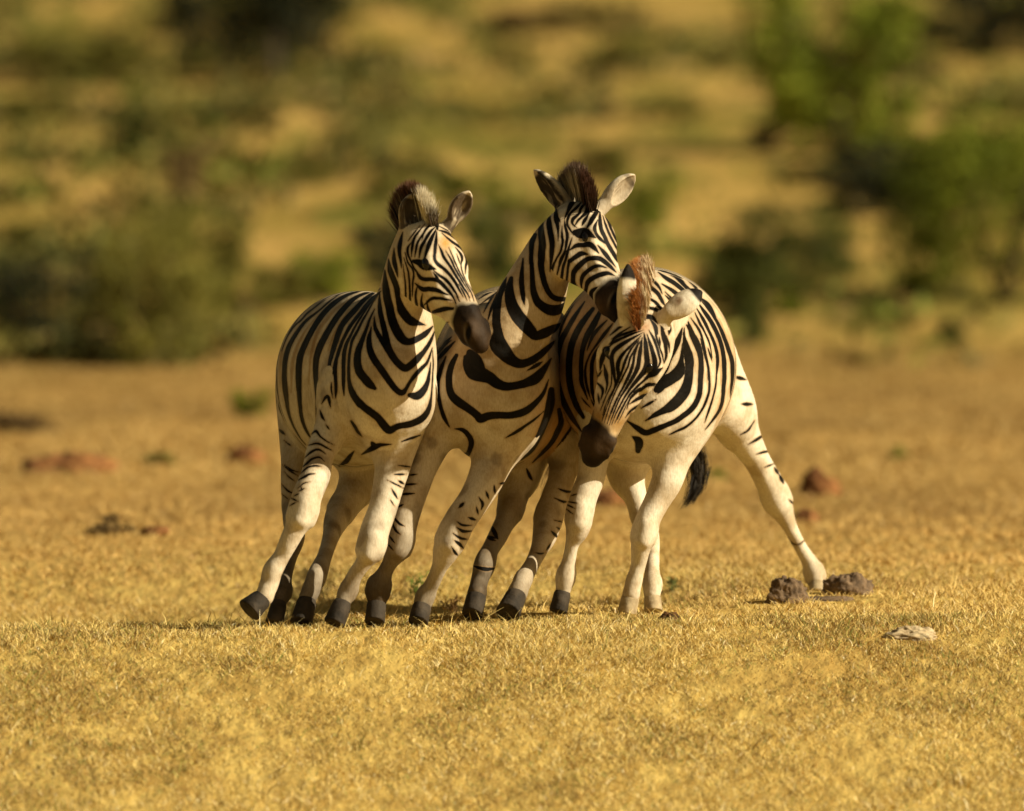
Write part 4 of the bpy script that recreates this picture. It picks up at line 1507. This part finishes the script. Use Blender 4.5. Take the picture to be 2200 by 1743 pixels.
def build_ground():
    ys = np.concatenate([np.linspace(-80, -6, 40)[:-1], np.linspace(-6, -3, 16)[:-1], np.linspace(-3, 3, 150)[:-1], np.linspace(3, 12, 70)[:-1], np.geomspace(12, 700, 150)])
    xs = np.concatenate([-np.geomspace(500, 4.2, 60)[:-1], np.linspace(-4.2, 4.2, 190), np.geomspace(4.2, 500, 60)[1:]])
    X, Y = np.meshgrid(xs, ys)
    Z = ground_z(X, Y)
    n, m = X.shape
    idx = np.arange(n * m).reshape(n, m)
    q = np.stack([idx[:-1, :-1], idx[:-1, 1:], idx[1:, 1:], idx[1:, :-1]], -1).reshape(-1, 4)
    o = link_mesh('ground', np.stack([X, Y, Z], -1).reshape(-1, 3), q, mat_ground())
    tag(o, 'dry golden savannah ground rising into a scrubby hillside', kind='structure')


GRASS = mat_attr('grass', 'tint', 0.7, .15)
PAL = np.array([(.76, .585, .215), (.70, .51, .165), (.82, .68, .34), (.46, .29, .09), (.21, .135, .05), (.22, .24, .055), (.74, .55, .195), (.92, .80, .50)])


def blades(x, y, h, wd, cols, lean, rng):
    n = len(x)
    base = np.stack([x, y, ground_z(x, y) - .004], 1)
    az = rng.random(n) * 2 * np.pi
    ln = lean * (.3 + rng.random(n)) * h
    dirn = np.stack([np.cos(az) * ln, np.sin(az) * ln, np.zeros(n)], 1)
    th = rng.random(n) * np.pi
    side = np.stack([np.cos(th), np.sin(th) * .6, rng.normal(size=n) * .15], 1)
    V = []
    for t, k in ((0, 1.0), (.55, .85), (1.0, .12)):
        c = base + dirn * (t ** 1.6) + np.stack([np.zeros(n), np.zeros(n), h * (t - .25 * lean * t * t)], 1)
        V += [c - side * (wd * k / 2)[:, None], c + side * (wd * k / 2)[:, None]]
    V = np.stack(V, 1).reshape(-1, 3)
    b = np.arange(n)[:, None] * 6
    F = np.vstack([np.hstack([b + 2 * i, b + 2 * i + 1, b + 2 * i + 3, b + 2 * i + 2]) for i in range(2)])
    return V, F, np.repeat(cols, 6, 0)


def build_grass():
    rng = np.random.default_rng(5)
    parts = []

    def area(n, x0, x1, y0, y1, hm, wm, clump, lean, calm=0.0):
        x = rng.random(n) * (x1 - x0) + x0
        y = rng.random(n) * (y1 - y0) + y0
        p = np.stack([x, y], 1)
        d = vnoise(p, 7, 1) * .5 + vnoise(p, 2.2, 2) * .5
        keep = rng.random(n) < np.clip((d - .32) * clump + .35, .08, 1)
        keep &= (y > .3) | (rng.random(n) < np.clip((vnoise(p * np.array([1, .6]), 1.6, 31) - .24) * 5, .2, 1))
        x, y, p, d = x[keep], y[keep], p[keep], d[keep]
        n = len(x)
        dry = vnoise(p, 1.7, 4) * .6 + vnoise(p, 5, 6) * .4
        h = hm * (.45 + .9 * rng.random(n) ** 1.5) * (.6 + .8 * d)
        tall = rng.random(n) < .025
        h[tall] *= 2.3
        k = np.where(rng.random(n) < .80, rng.choice([0, 1, 6, 2], n, p=[.35, .35, .2, .1]), rng.choice([3, 4, 5, 7], n, p=[.36, .26, .22, .16]))
        k = np.where((dry > .52) & (rng.random(n) < .5 * np.clip((dry - .5) / .1, .2, 1)), rng.choice([3, 4, 5], n, p=[.42, .30, .28]), k)
        k[rng.random(n) < .03] = 4
        c = PAL[k] * (.75 + .45 * rng.random(n))[:, None]
        calm = calm + 0 * y
        fade = (1 - .40 * np.clip((y - 1) / 26, 0, 1))[:, None]
        calm = calm[:, None]
        c = c * fade * (1 - calm) + np.array([.56, .35, .115]) * (.7 + .55 * vnoise(np.stack([x * .9, y * .3], 1), 1.0, 12))[:, None] * fade * calm
        parts.append(blades(x, y, h, wm * (.6 + .8 * rng.random(n)), c, lean, rng))
    area(400000, -2.6, 2.6, -3.3, .3, .027, .0030, 1.1, 1.1)
    area(50000, -2.6, 2.6, -.95, .12, .036, .0028, 3.0, .8)
    area(90000, -2.9, 2.9, .3, 3.5, .034, .0036, 2.4, 1.0, .35)
    area(110000, -3.6, 3.6, 3.5, 14, .036, .006, 2.2, 1.1, .75)
    area(80000, -6, 6, 14, 42, .050, .013, 2.2, 1.1, .8)
    V, F, C, k = [], [], [], 0
    for v, f, c in parts:
        V.append(v), F.append(f + k), C.append(c)
        k += len(v)
    o = link_mesh('dry_grass', np.vstack(V), np.vstack(F), GRASS)
    attr_c(o, 'tint', np.vstack(C))
    tag(o, 'short dry golden grass covering the ground', 'grass', kind='stuff')


# ------------------------------------------------------------------ bushes and trees on the hillside
def build_scrub():
    rng = np.random.default_rng(17)
    n = 240000
    y = 36 + 200 * rng.random(n) ** 1.5
    x = (rng.random(n) * 2 - 1) * np.where(rng.random(n) < .62, 5 + (y + 30) * .082, 12 + (y + 30) * .34)
    p = np.stack([x, y * .30], 1)
    d = vnoise(p, .9, 21) * .5 + vnoise(p, .33, 22) * .3 + vnoise(p, 2.2, 23) * .2
    left = np.clip((.0 - x / (y + 30) * 15), -.5, 1) * .05
    q = x / (y + 30)
    open_ = np.clip((q + .012) / .012, 0, 1) * np.clip((.052 - q) / .008, 0, 1) * np.clip((125 - y) / 15, 0, 1)
    keep = rng.random(n) < np.clip((d + left - .50 - .09 * open_ - .16 * np.clip((50 - y) / 14, 0, 1)) * 9, .015, 1)
    x, y, p = x[keep], y[keep], p[keep]
    n = len(x)
    h = (.10 + .22 * rng.random(n)) * (.6 + vnoise(p, 1.7, 25))
    z = ground_z(x, y) + h * rng.random(n)
    c = np.stack([x, y, z], 1)
    ax = rng.normal(size=(n, 3))
    ax /= np.linalg.norm(ax, axis=1)[:, None]
    nn = np.cross(ax, rng.normal(size=(n, 3)))
    nn /= np.linalg.norm(nn, axis=1)[:, None]
    s = (.06 + .07 * rng.random(n))[:, None]
    V = np.stack([c - ax * s, c - nn * s * .6, c + ax * s, c + nn * s * .6], 1).reshape(-1, 3)
    pal = np.array([(.10, .10, .018), (.16, .14, .03), (.055, .055, .014), (.20, .14, .045), (.12, .14, .02)])
    kk = np.clip((vnoise(p, .6, 27) * 5 + rng.normal(size=n) * .7), 0, 4).astype(int)
    o = link_mesh('scrub', V, np.arange(n * 4).reshape(-1, 4), GRASS)
    attr_c(o, 'tint', np.repeat(pal[kk] * (.7 + .6 * rng.random(n))[:, None], 4, 0))
    tag(o, 'low leafy scrub covering the hillside in patches', 'scrub', kind='stuff')


LEAVES = {
    'dark': mat_noise('leaf_dark', (.030, .038, .004), (.095, .105, .010), 3.0),
    'deep': mat_noise('leaf_deep', (.008, .011, .003), (.034, .036, .007), 3.0),
    'green': mat_noise('leaf_green', (.090, .120, .006), (.20, .225, .013), 3.0),
    'olive': mat_noise('leaf_olive', (.090, .085, .012), (.21, .19, .03), 3.0),
    'brown': mat_noise('leaf_brown', (.075, .045, .016), (.20, .125, .045), 3.0),
}
BARK = mat_noise('bark', (.045, .032, .02), (.13, .095, .06), 12, .9, .5)


def crown_mesh(seed, n, leaf, lobes, lo=.30):
    """leaf sprays scattered through an uneven crown that fits the box (-.5.., -.5.., 0..1)"""
    rng = np.random.default_rng(seed)
    C = []
    for _ in range(lobes):
        a = rng.random() * 2 * np.pi
        r = .10 + .26 * rng.random()
        C.append((math.cos(a) * r * 1.15, math.sin(a) * r * 1.15, lo + (.78 - lo) * rng.random(), .08 + .16 * rng.random()))
    C = np.array(C)
    k = rng.integers(0, lobes, n)
    d = rng.normal(size=(n, 3))
    d /= np.linalg.norm(d, axis=1)[:, None]
    rad = C[k, 3] * (.35 + .75 * rng.random(n) ** .6)
    p = C[k, :3] + d * rad[:, None] * np.array([1, 1, .95])
    stray = rng.random(n) < .12
    p[stray] += rng.normal(size=(stray.sum(), 3)) * np.array([.09, .09, .07])
    p = p[(p[:, 2] > .02)]
    n = len(p)
    ax = rng.normal(size=(n, 3))
    ax /= np.linalg.norm(ax, axis=1)[:, None]
    nn = np.cross(ax, rng.normal(size=(n, 3)))
    nn /= np.linalg.norm(nn, axis=1)[:, None]
    s = leaf * (.5 + rng.random(n))[:, None]
    V = np.stack([p - ax * s, p - nn * s * .42, p + ax * s, p + nn * s * .42], 1).reshape(-1, 3)
    F = np.arange(n * 4).reshape(-1, 4)
    return V, F, C


def tube(pts, radii, n=7):
    pts = np.asarray(pts, float)
    V, F = [], []
    for i, (p, r) in enumerate(zip(pts, radii)):
        t = unit(pts[min(i + 1, len(pts) - 1)] - pts[max(i - 1, 0)])
        a = unit(np.cross(t, (.3, 1, .1)))
        b = np.cross(t, a)
        for j in range(n):
            th = 2 * math.pi * j / n
            V.append(p + (a * math.cos(th) + b * math.sin(th)) * r)
    for i in range(len(pts) - 1):
        for j in range(n):
            F.append([i * n + j, i * n + (j + 1) % n, (i + 1) * n + (j + 1) % n, (i + 1) * n + j])
    F.append([(len(pts) - 1) * n + j for j in range(n)])
    return V, F


PROTO = {}


def proto(kind, var):
    """meshes of one kind of plant: a crown and its stems"""
    key = (kind, var)
    if key not in PROTO:
        seed = {'bush': 10, 'tree': 40, 'low': 70, 'big': 100}[kind] + var
        n, leaf, lobes = {'bush': (3000, .036, 18), 'tree': (4200, .030, 24), 'low': (1500, .05, 12), 'big': (9000, .017, 30)}[kind]
        V, F, C = crown_mesh(seed, n, leaf, lobes, .14 if kind == 'tree' else .14)
        cm = link_mesh('crown', V, F)
        SV, SF = [], []
        rng = np.random.default_rng(seed + 1)
        if kind == 'tree':
            a, b = tube([(0, 0, -.04), (.012, .0, .15), (-.01, .01, .34), (.01, 0, .52)], (.034, .026, .020, .012))
            SV, SF = a, b
        for c in C[:6 if kind != 'low' else 4]:
            a, b = tube([(0, 0, .0 if kind != 'tree' else .22), (c[0] * .45, c[1] * .45, c[2] * .5 + (.1 if kind == 'tree' else 0)), (c[0], c[1], c[2])], (.014, .010, .004), 5)
            SF += [[i + len(SV) for i in f] for f in b]
            SV += a
        sm = link_mesh('stem', SV, SF, BARK)
        PROTO[key] = (cm.data, sm.data)
        for o in (cm, sm):
            bpy.data.objects.remove(o)
    return PROTO[key]


CROWNS = {}


def plant(u, v, w, h, kind, tone, label, cat='bush', group='bushes and trees scattered on the hillside'):
    g = on_ground(u, v)
    D = g[1] + 30
    W, H = w * D / FPX, h * D / FPX
    var = int(abs(u * 7 + v * 13)) % 3
    cm, sm = proto(kind, var)
    r = empty({'tree': 'tree', 'bush': 'bush', 'low': 'bush', 'big': 'bush'}[kind] if cat != 'plant' else 'plant', (g[0], g[1], float(ground_z(g[0], g[1])) - .03))
    tag(r, label, cat, group)
    key = (kind, var, tone)
    if key not in CROWNS:
        c = cm.copy()
        c.materials.append(LEAVES[tone])
        CROWNS[key] = c
    for nm, me in (('crown', CROWNS[key]), ('trunk' if kind == 'tree' else 'stem', sm)):
        o = bpy.data.objects.new(nm, me)
        COL.objects.link(o)
        o.parent = r
    r.rotation_euler = (0, 0, (u * 1.7 + v) % 6.28)
    r.scale = (W * 1.18, W * 1.18, H * 1.12)
    return r


def build_plants():
    B, T, L = 'bush', 'tree', 'low'
    rows = [
        (430, 80, 160, 140, B, 'deep', 'nearly black bush cut off by the top edge of the photo'),
        (590, 176, 330, 290, T, 'deep', 'big dark green tree on the upper hillside left of the centre'),
        (700, 60, 150, 90, B, 'olive', 'olive bush at the top edge right of the big dark tree'),
        (505, 288, 180, 80, L, 'dark', 'low wide dark bush under the big dark tree'),
        (312, 348, 130, 130, B, 'dark', 'dark rounded bush below the bright green shrub on the upper left'),
        (300, 226, 70, 48, L, 'green', 'small bright green shrub above a dark bush on the upper left'),
        (392, 438, 75, 125, B, 'brown', 'narrow brown upright bush left of the left zebra, above the thicket'),
        (60, 755, 270, 240, 'big', 'deep', 'large dark bush at the left edge of the photo'),
        (225, 730, 170, 230, B, 'olive', 'olive bush between the left edge bush and the tall thicket'),
        (330, 792, 250, 330, 'big', 'olive', 'tallest bush of the thicket on the left'),
        (440, 700, 160, 260, B, 'olive', 'olive bush at the right end of the left thicket'),
        (375, 560, 150, 140, B, 'olive', 'olive bush standing behind the top of the left thicket'),
        (590, 664, 135, 115, B, 'olive', 'olive round bush just above the rump of the left zebra'),
        (695, 652, 125, 125, B, 'green', 'green bush touching the back of the left zebra'),
        (527, 704, 60, 85, B, 'brown', 'small reddish brown bush beside the rump of the left zebra'),
        (828, 618, 120, 150, B, 'deep', 'dark bush directly behind the neck of the left zebra'),
        (1050, 612, 130, 150, B, 'dark', 'dark bush between the heads of the left and the middle zebra'),
        (670, 402, 130, 85, B, 'olive', 'olive shrub on the pale slope above the left zebra'),
        (722, 334, 100, 66, L, 'olive', 'little low shrub above the olive shrub on the pale slope'),
        (835, 442, 120, 75, L, 'olive', 'low olive shrub behind the left ear of the left zebra'),
        (1005, 442, 140, 80, L, 'green', 'low green shrub behind the right ear of the left zebra'),
        (860, 240, 110, 50, L, 'brown', 'low brown shrub high on the slope over the left zebra'),
        (790, 162, 110, 66, L, 'dark', 'low dark shrub right of the big dark tree'),
        (90, 432, 170, 66, L, 'green', 'low spreading green shrub near the left edge'),
        (55, 520, 130, 60, L, 'olive', 'low olive shrub above the large bush at the left edge'),
        (150, 185, 330, 120, B, 'olive', 'wide olive bush in the upper left of the photo'),
        (60, 260, 150, 70, L, 'olive', 'low olive shrub on the upper left edge of the photo'),
        (1800, 330, 330, 420, T, 'green', 'tall green tree reaching the top edge in the upper right'),
        (1706, 92, 110, 85, B, 'dark', 'dark bush at the top left of the tall green tree'),
        (1762, 200, 150, 120, B, 'dark', 'dark bush against the left side of the tall green tree'),
        (1862, 318, 120, 80, B, 'dark', 'small dark bush at the foot of the tall green tree'),
        (2130, 122, 300, 190, B, 'deep', 'dark bush in the upper right corner of the photo'),
        (2120, 252, 230, 46, L, 'olive', 'long low olive shrub at the right edge below the corner bush'),
        (2150, 650, 440, 420, 'big', 'green', 'broad green bush, the tallest, at the right edge of the photo'),
        (1925, 468, 300, 165, B, 'deep', 'wide dark bush left of the broad green bush'),
        (2010, 405, 330, 150, B, 'green', 'green bush rising behind the wide dark bush on the right'),
        (1690, 662, 310, 225, 'big', 'dark', 'largest bush right of the right zebra'),
        (1600, 742, 130, 190, B, 'dark', 'narrow dark bush beside the rump of the right zebra'),
        (1555, 642, 150, 140, B, 'olive', 'olive bush touching the back of the right zebra'),
        (1795, 600, 150, 125, B, 'olive', 'olive bush at the right end of the clump right of the zebras'),
        (1702, 680, 90, 60, L, 'green', 'small green shrub in front of the largest bush on the right'),
        (1962, 624, 100, 58, L, 'olive', 'small olive shrub alone on the slope left of the broad bush'),
        (2042, 748, 62, 78, B, 'dark', 'small dark shrub alone on the dry ground at the right'),
        (1345, 158, 160, 85, B, 'olive', 'olive bush high above the ears of the middle zebra'),
        (1560, 148, 120, 56, L, 'olive', 'low olive shrub in the top middle, right of the centre'),
        (1650, 320, 110, 66, L, 'brown', 'brown shrub left of the tall green tree'),
        (1745, 380, 180, 46, L, 'olive', 'long low shrub under the tall green tree'),
        (1180, 242, 210, 66, L, 'olive', 'wide low shrub above the middle zebra'),
        (1420, 252, 170, 46, L, 'olive', 'flat olive shrub right of and above the middle zebra'),
        (1385, 492, 125, 115, B, 'green', 'green bush right behind the head of the middle zebra'),
        (1118, 482, 120, 70, L, 'green', 'bright green shrub left of the ears of the middle zebra'),
        (1300, 392, 160, 100, B, 'olive', 'olive bush behind the ears of the middle zebra'),
        (1105, 142, 120, 46, L, 'olive', 'small low shrub in the top middle of the photo'),
        (1210, 72, 300, 60, L, 'brown', 'long brownish shrub along the top middle of the photo'),
        (540, 897, 78, 72, B, 'green', 'small dark green bush on the dry ground left of the zebras'),
        (38, 930, 140, 56, L, 'brown', 'brown scrub bush at the left edge on the dry ground'),
    ]
    for r in rows:
        plant(*r, cat='tree' if r[4] == T else 'bush')
    G = 'small plants on the dry ground'
    for r in [
        (240, 1146, 110, 58, L, 'brown', 'brown leafy plant on the dry ground left of the zebras'),
        (342, 998, 78, 38, L, 'olive', 'little dark olive plant between two reddish mounds'),
        (1930, 986, 50, 40, L, 'green', 'little bright green plant right of the splayed hind leg'),
        (1560, 1029, 90, 34, L, 'green', 'flat green plant between the hanging tail and the splayed leg'),
    ]:
        plant(*r, cat='plant', group=G)


# ------------------------------------------------------------------ mounds, droppings, stone, weeds
EARTH = mat_noise('earth', (.055, .036, .022), (.22, .145, .085), 26, .95, .9, 8)
RED = mat_noise('red_earth', (.11, .042, .014), (.28, .125, .04), 10, .95, .8, 6)
DUNG = mat_noise('dung', (.035, .016, .006), (.16, .075, .025), 40, .9, .9, 6)
STONE = mat_noise('pale_stone', (.28, .20, .11), (.52, .41, .25), 22, .9, .6, 6)


def lump(name, u, v, w, h, mat, label, cat, rough=.35, seed=0, group=None, depth=.9, Y=None):
    """a crumbly heap: a dome broken up by several scales of noise"""
    g = P(u, v, Y) if Y is not None else on_ground(u, v)
    D = g[1] + 30
    W, Hh = w * D / FPX / 2, h * D / FPX
    n, m = 72, 36
    V = []
    for j in range(m + 1):
        ph = (math.pi * .5 + .35) * j / m
        for k in range(n):
            th = 2 * math.pi * k / n
            V.append((math.sin(ph) * math.cos(th), math.sin(ph) * math.sin(th), math.cos(ph)))
    V = np.array(V)
    r = 1 + rough * ((vnoise(V + 9, 1.7, seed) - .5) * 1.1 + (vnoise(V + 9, 4.5, seed + 1) - .5) * .7 + (vnoise(V + 9, 11, seed + 2) - .5) * .5 + (vnoise(V + 9, 24, seed + 3) - .5) * .25)
    V = V * r[:, None] * np.array([W, W * depth, Hh])
    F = [[j * n + k, j * n + (k + 1) % n, (j + 1) * n + (k + 1) % n, (j + 1) * n + k] for j in range(m) for k in range(n)]
    o = link_mesh(name, V, F, mat)
    o.location = (g[0], g[1], float(ground_z(g[0], g[1])) - .012 if Y is None else g[2])
    tag(o, label, cat, group)
    return o


def build_small():
    mg = 'earth mounds and clods on the dry ground'
    lump('earth_mound', 1690, 1296, 92, 60, EARTH, 'grey brown clod of earth left of the splayed hind hoof', 'mound', .36, 3, mg, .8)
    lump('earth_mound', 1822, 1277, 104, 52, EARTH, 'brown clod of earth right of the splayed hind hoof', 'mound', .36, 8, mg, .8)
    lump('earth_mound', 1762, 1290, 190, 14, EARTH, 'low spill of loose earth in front of the splayed hind hoof', 'mound', .36, 12, mg, .6)
    lump('earth_mound', 1757, 1062, 88, 52, RED, 'dark brown mound behind the splayed hind leg', 'mound', .4, 15, mg)
    lump('earth_mound', 1732, 1122, 58, 34, RED, 'smaller brown mound close to the splayed hind leg', 'mound', .4, 19, mg)
    lump('earth_mound', 1310, 1084, 120, 36, RED, 'flat brown mound seen between the legs of the right zebra', 'mound', .4, 23, mg)
    lump('earth_mound', 150, 1014, 210, 44, RED, 'long reddish mound at the far left of the ground', 'mound', .4, 27, mg)
    lump('earth_mound', 527, 993, 82, 36, RED, 'reddish mound just left of the rump of the left zebra', 'mound', .4, 31, mg)
    lump('earth_mound', 335, 1148, 70, 24, RED, 'low brown heap beside the brown leafy plant', 'mound', .4, 35, mg)
    lump('dung', 1440, 1338, 56, 26, DUNG, 'dark brown dropping in the grass in front of the right zebra', 'dung', .4, 41)
    lump('dung', 1522, 1338, 30, 12, DUNG, 'tiny reddish dropping right of the larger dark one', 'dung', .4, 44)
    lump('stone', 1954, 1368, 122, 24, STONE, 'flat pale stone lying in the grass at the right', 'stone', .45, 51, None, .6)
    # weeds: a few bent stems with narrow leaves
    rng = np.random.default_rng(3)
    wm = mat_attr('weed', 'tint', .7, .15)
    for (u, v, w, h, n, col, label) in [
            (893, 1285, 54, 56, 11, (.13, .17, .03), 'spindly green weed between the legs of the middle zebra'),
            (972, 1318, 60, 36, 9, (.20, .12, .05), 'dry brown twigs beside the raised hooves of the middle zebra'),
            (1012, 1326, 34, 24, 8, (.06, .075, .02), 'small dark green weed at the hind hoof of the middle zebra'),
            (1448, 1270, 36, 30, 9, (.12, .13, .035), 'tiny grey green weed behind the front hooves of the right zebra')]:
        g = on_ground(u, v)
        D = g[1] + 30
        W, Hh = w * D / FPX, h * D / FPX
        V, F, C = [], [], []
        for k in range(n):
            x0, y0 = rng.normal(size=2) * W * .10
            a = rng.random() * 6.28
            L = Hh * (.5 + .6 * rng.random())
            out = W * .5 * rng.random()
            pts = [np.array([x0 + math.cos(a) * out * t * t, y0 + math.sin(a) * out * t * t, L * t * (1 - .15 * t)]) for t in (0, .3, .6, .85, 1)]
            va, fa = tube(pts, (.0022, .002, .0016, .0012, .0006), 5)
            F += [[i + len(V) for i in f] for f in fa]
            V += va
            C += [np.array(col) * (.7 + .6 * rng.random())] * len(va)
            for p in pts[1:]:
                for _ in range(2):
                    d = rng.normal(size=3)
                    d = unit(d + np.array([0, 0, .6]))
                    s = unit(np.cross(d, rng.normal(size=3)))
                    ll = .018 + .014 * rng.random()
                    b = len(V)
                    V += [p, p + d * ll * .5 + s * .004, p + d * ll, p + d * ll * .5 - s * .004]
                    F.append([b, b + 1, b + 2, b + 3])
                    C += [np.array(col) * (.8 + .6 * rng.random())] * 4
        o = link_mesh('weed', V, F, wm)
        attr_c(o, 'tint', np.array(C))
        o.location = (g[0], g[1], float(ground_z(g[0], g[1])) - .003)
        tag(o, label, 'weed', 'weeds in the grass')

# ------------------------------------------------------------------ put the place together
import time
_t = time.time()
build_ground()
for _i in (1, 2, 3):
    build_zebra(_i)
print('zebras', time.time() - _t)
build_plants()
build_small()
build_grass()
build_scrub()
print('all built zebra+land', time.time() - _t)
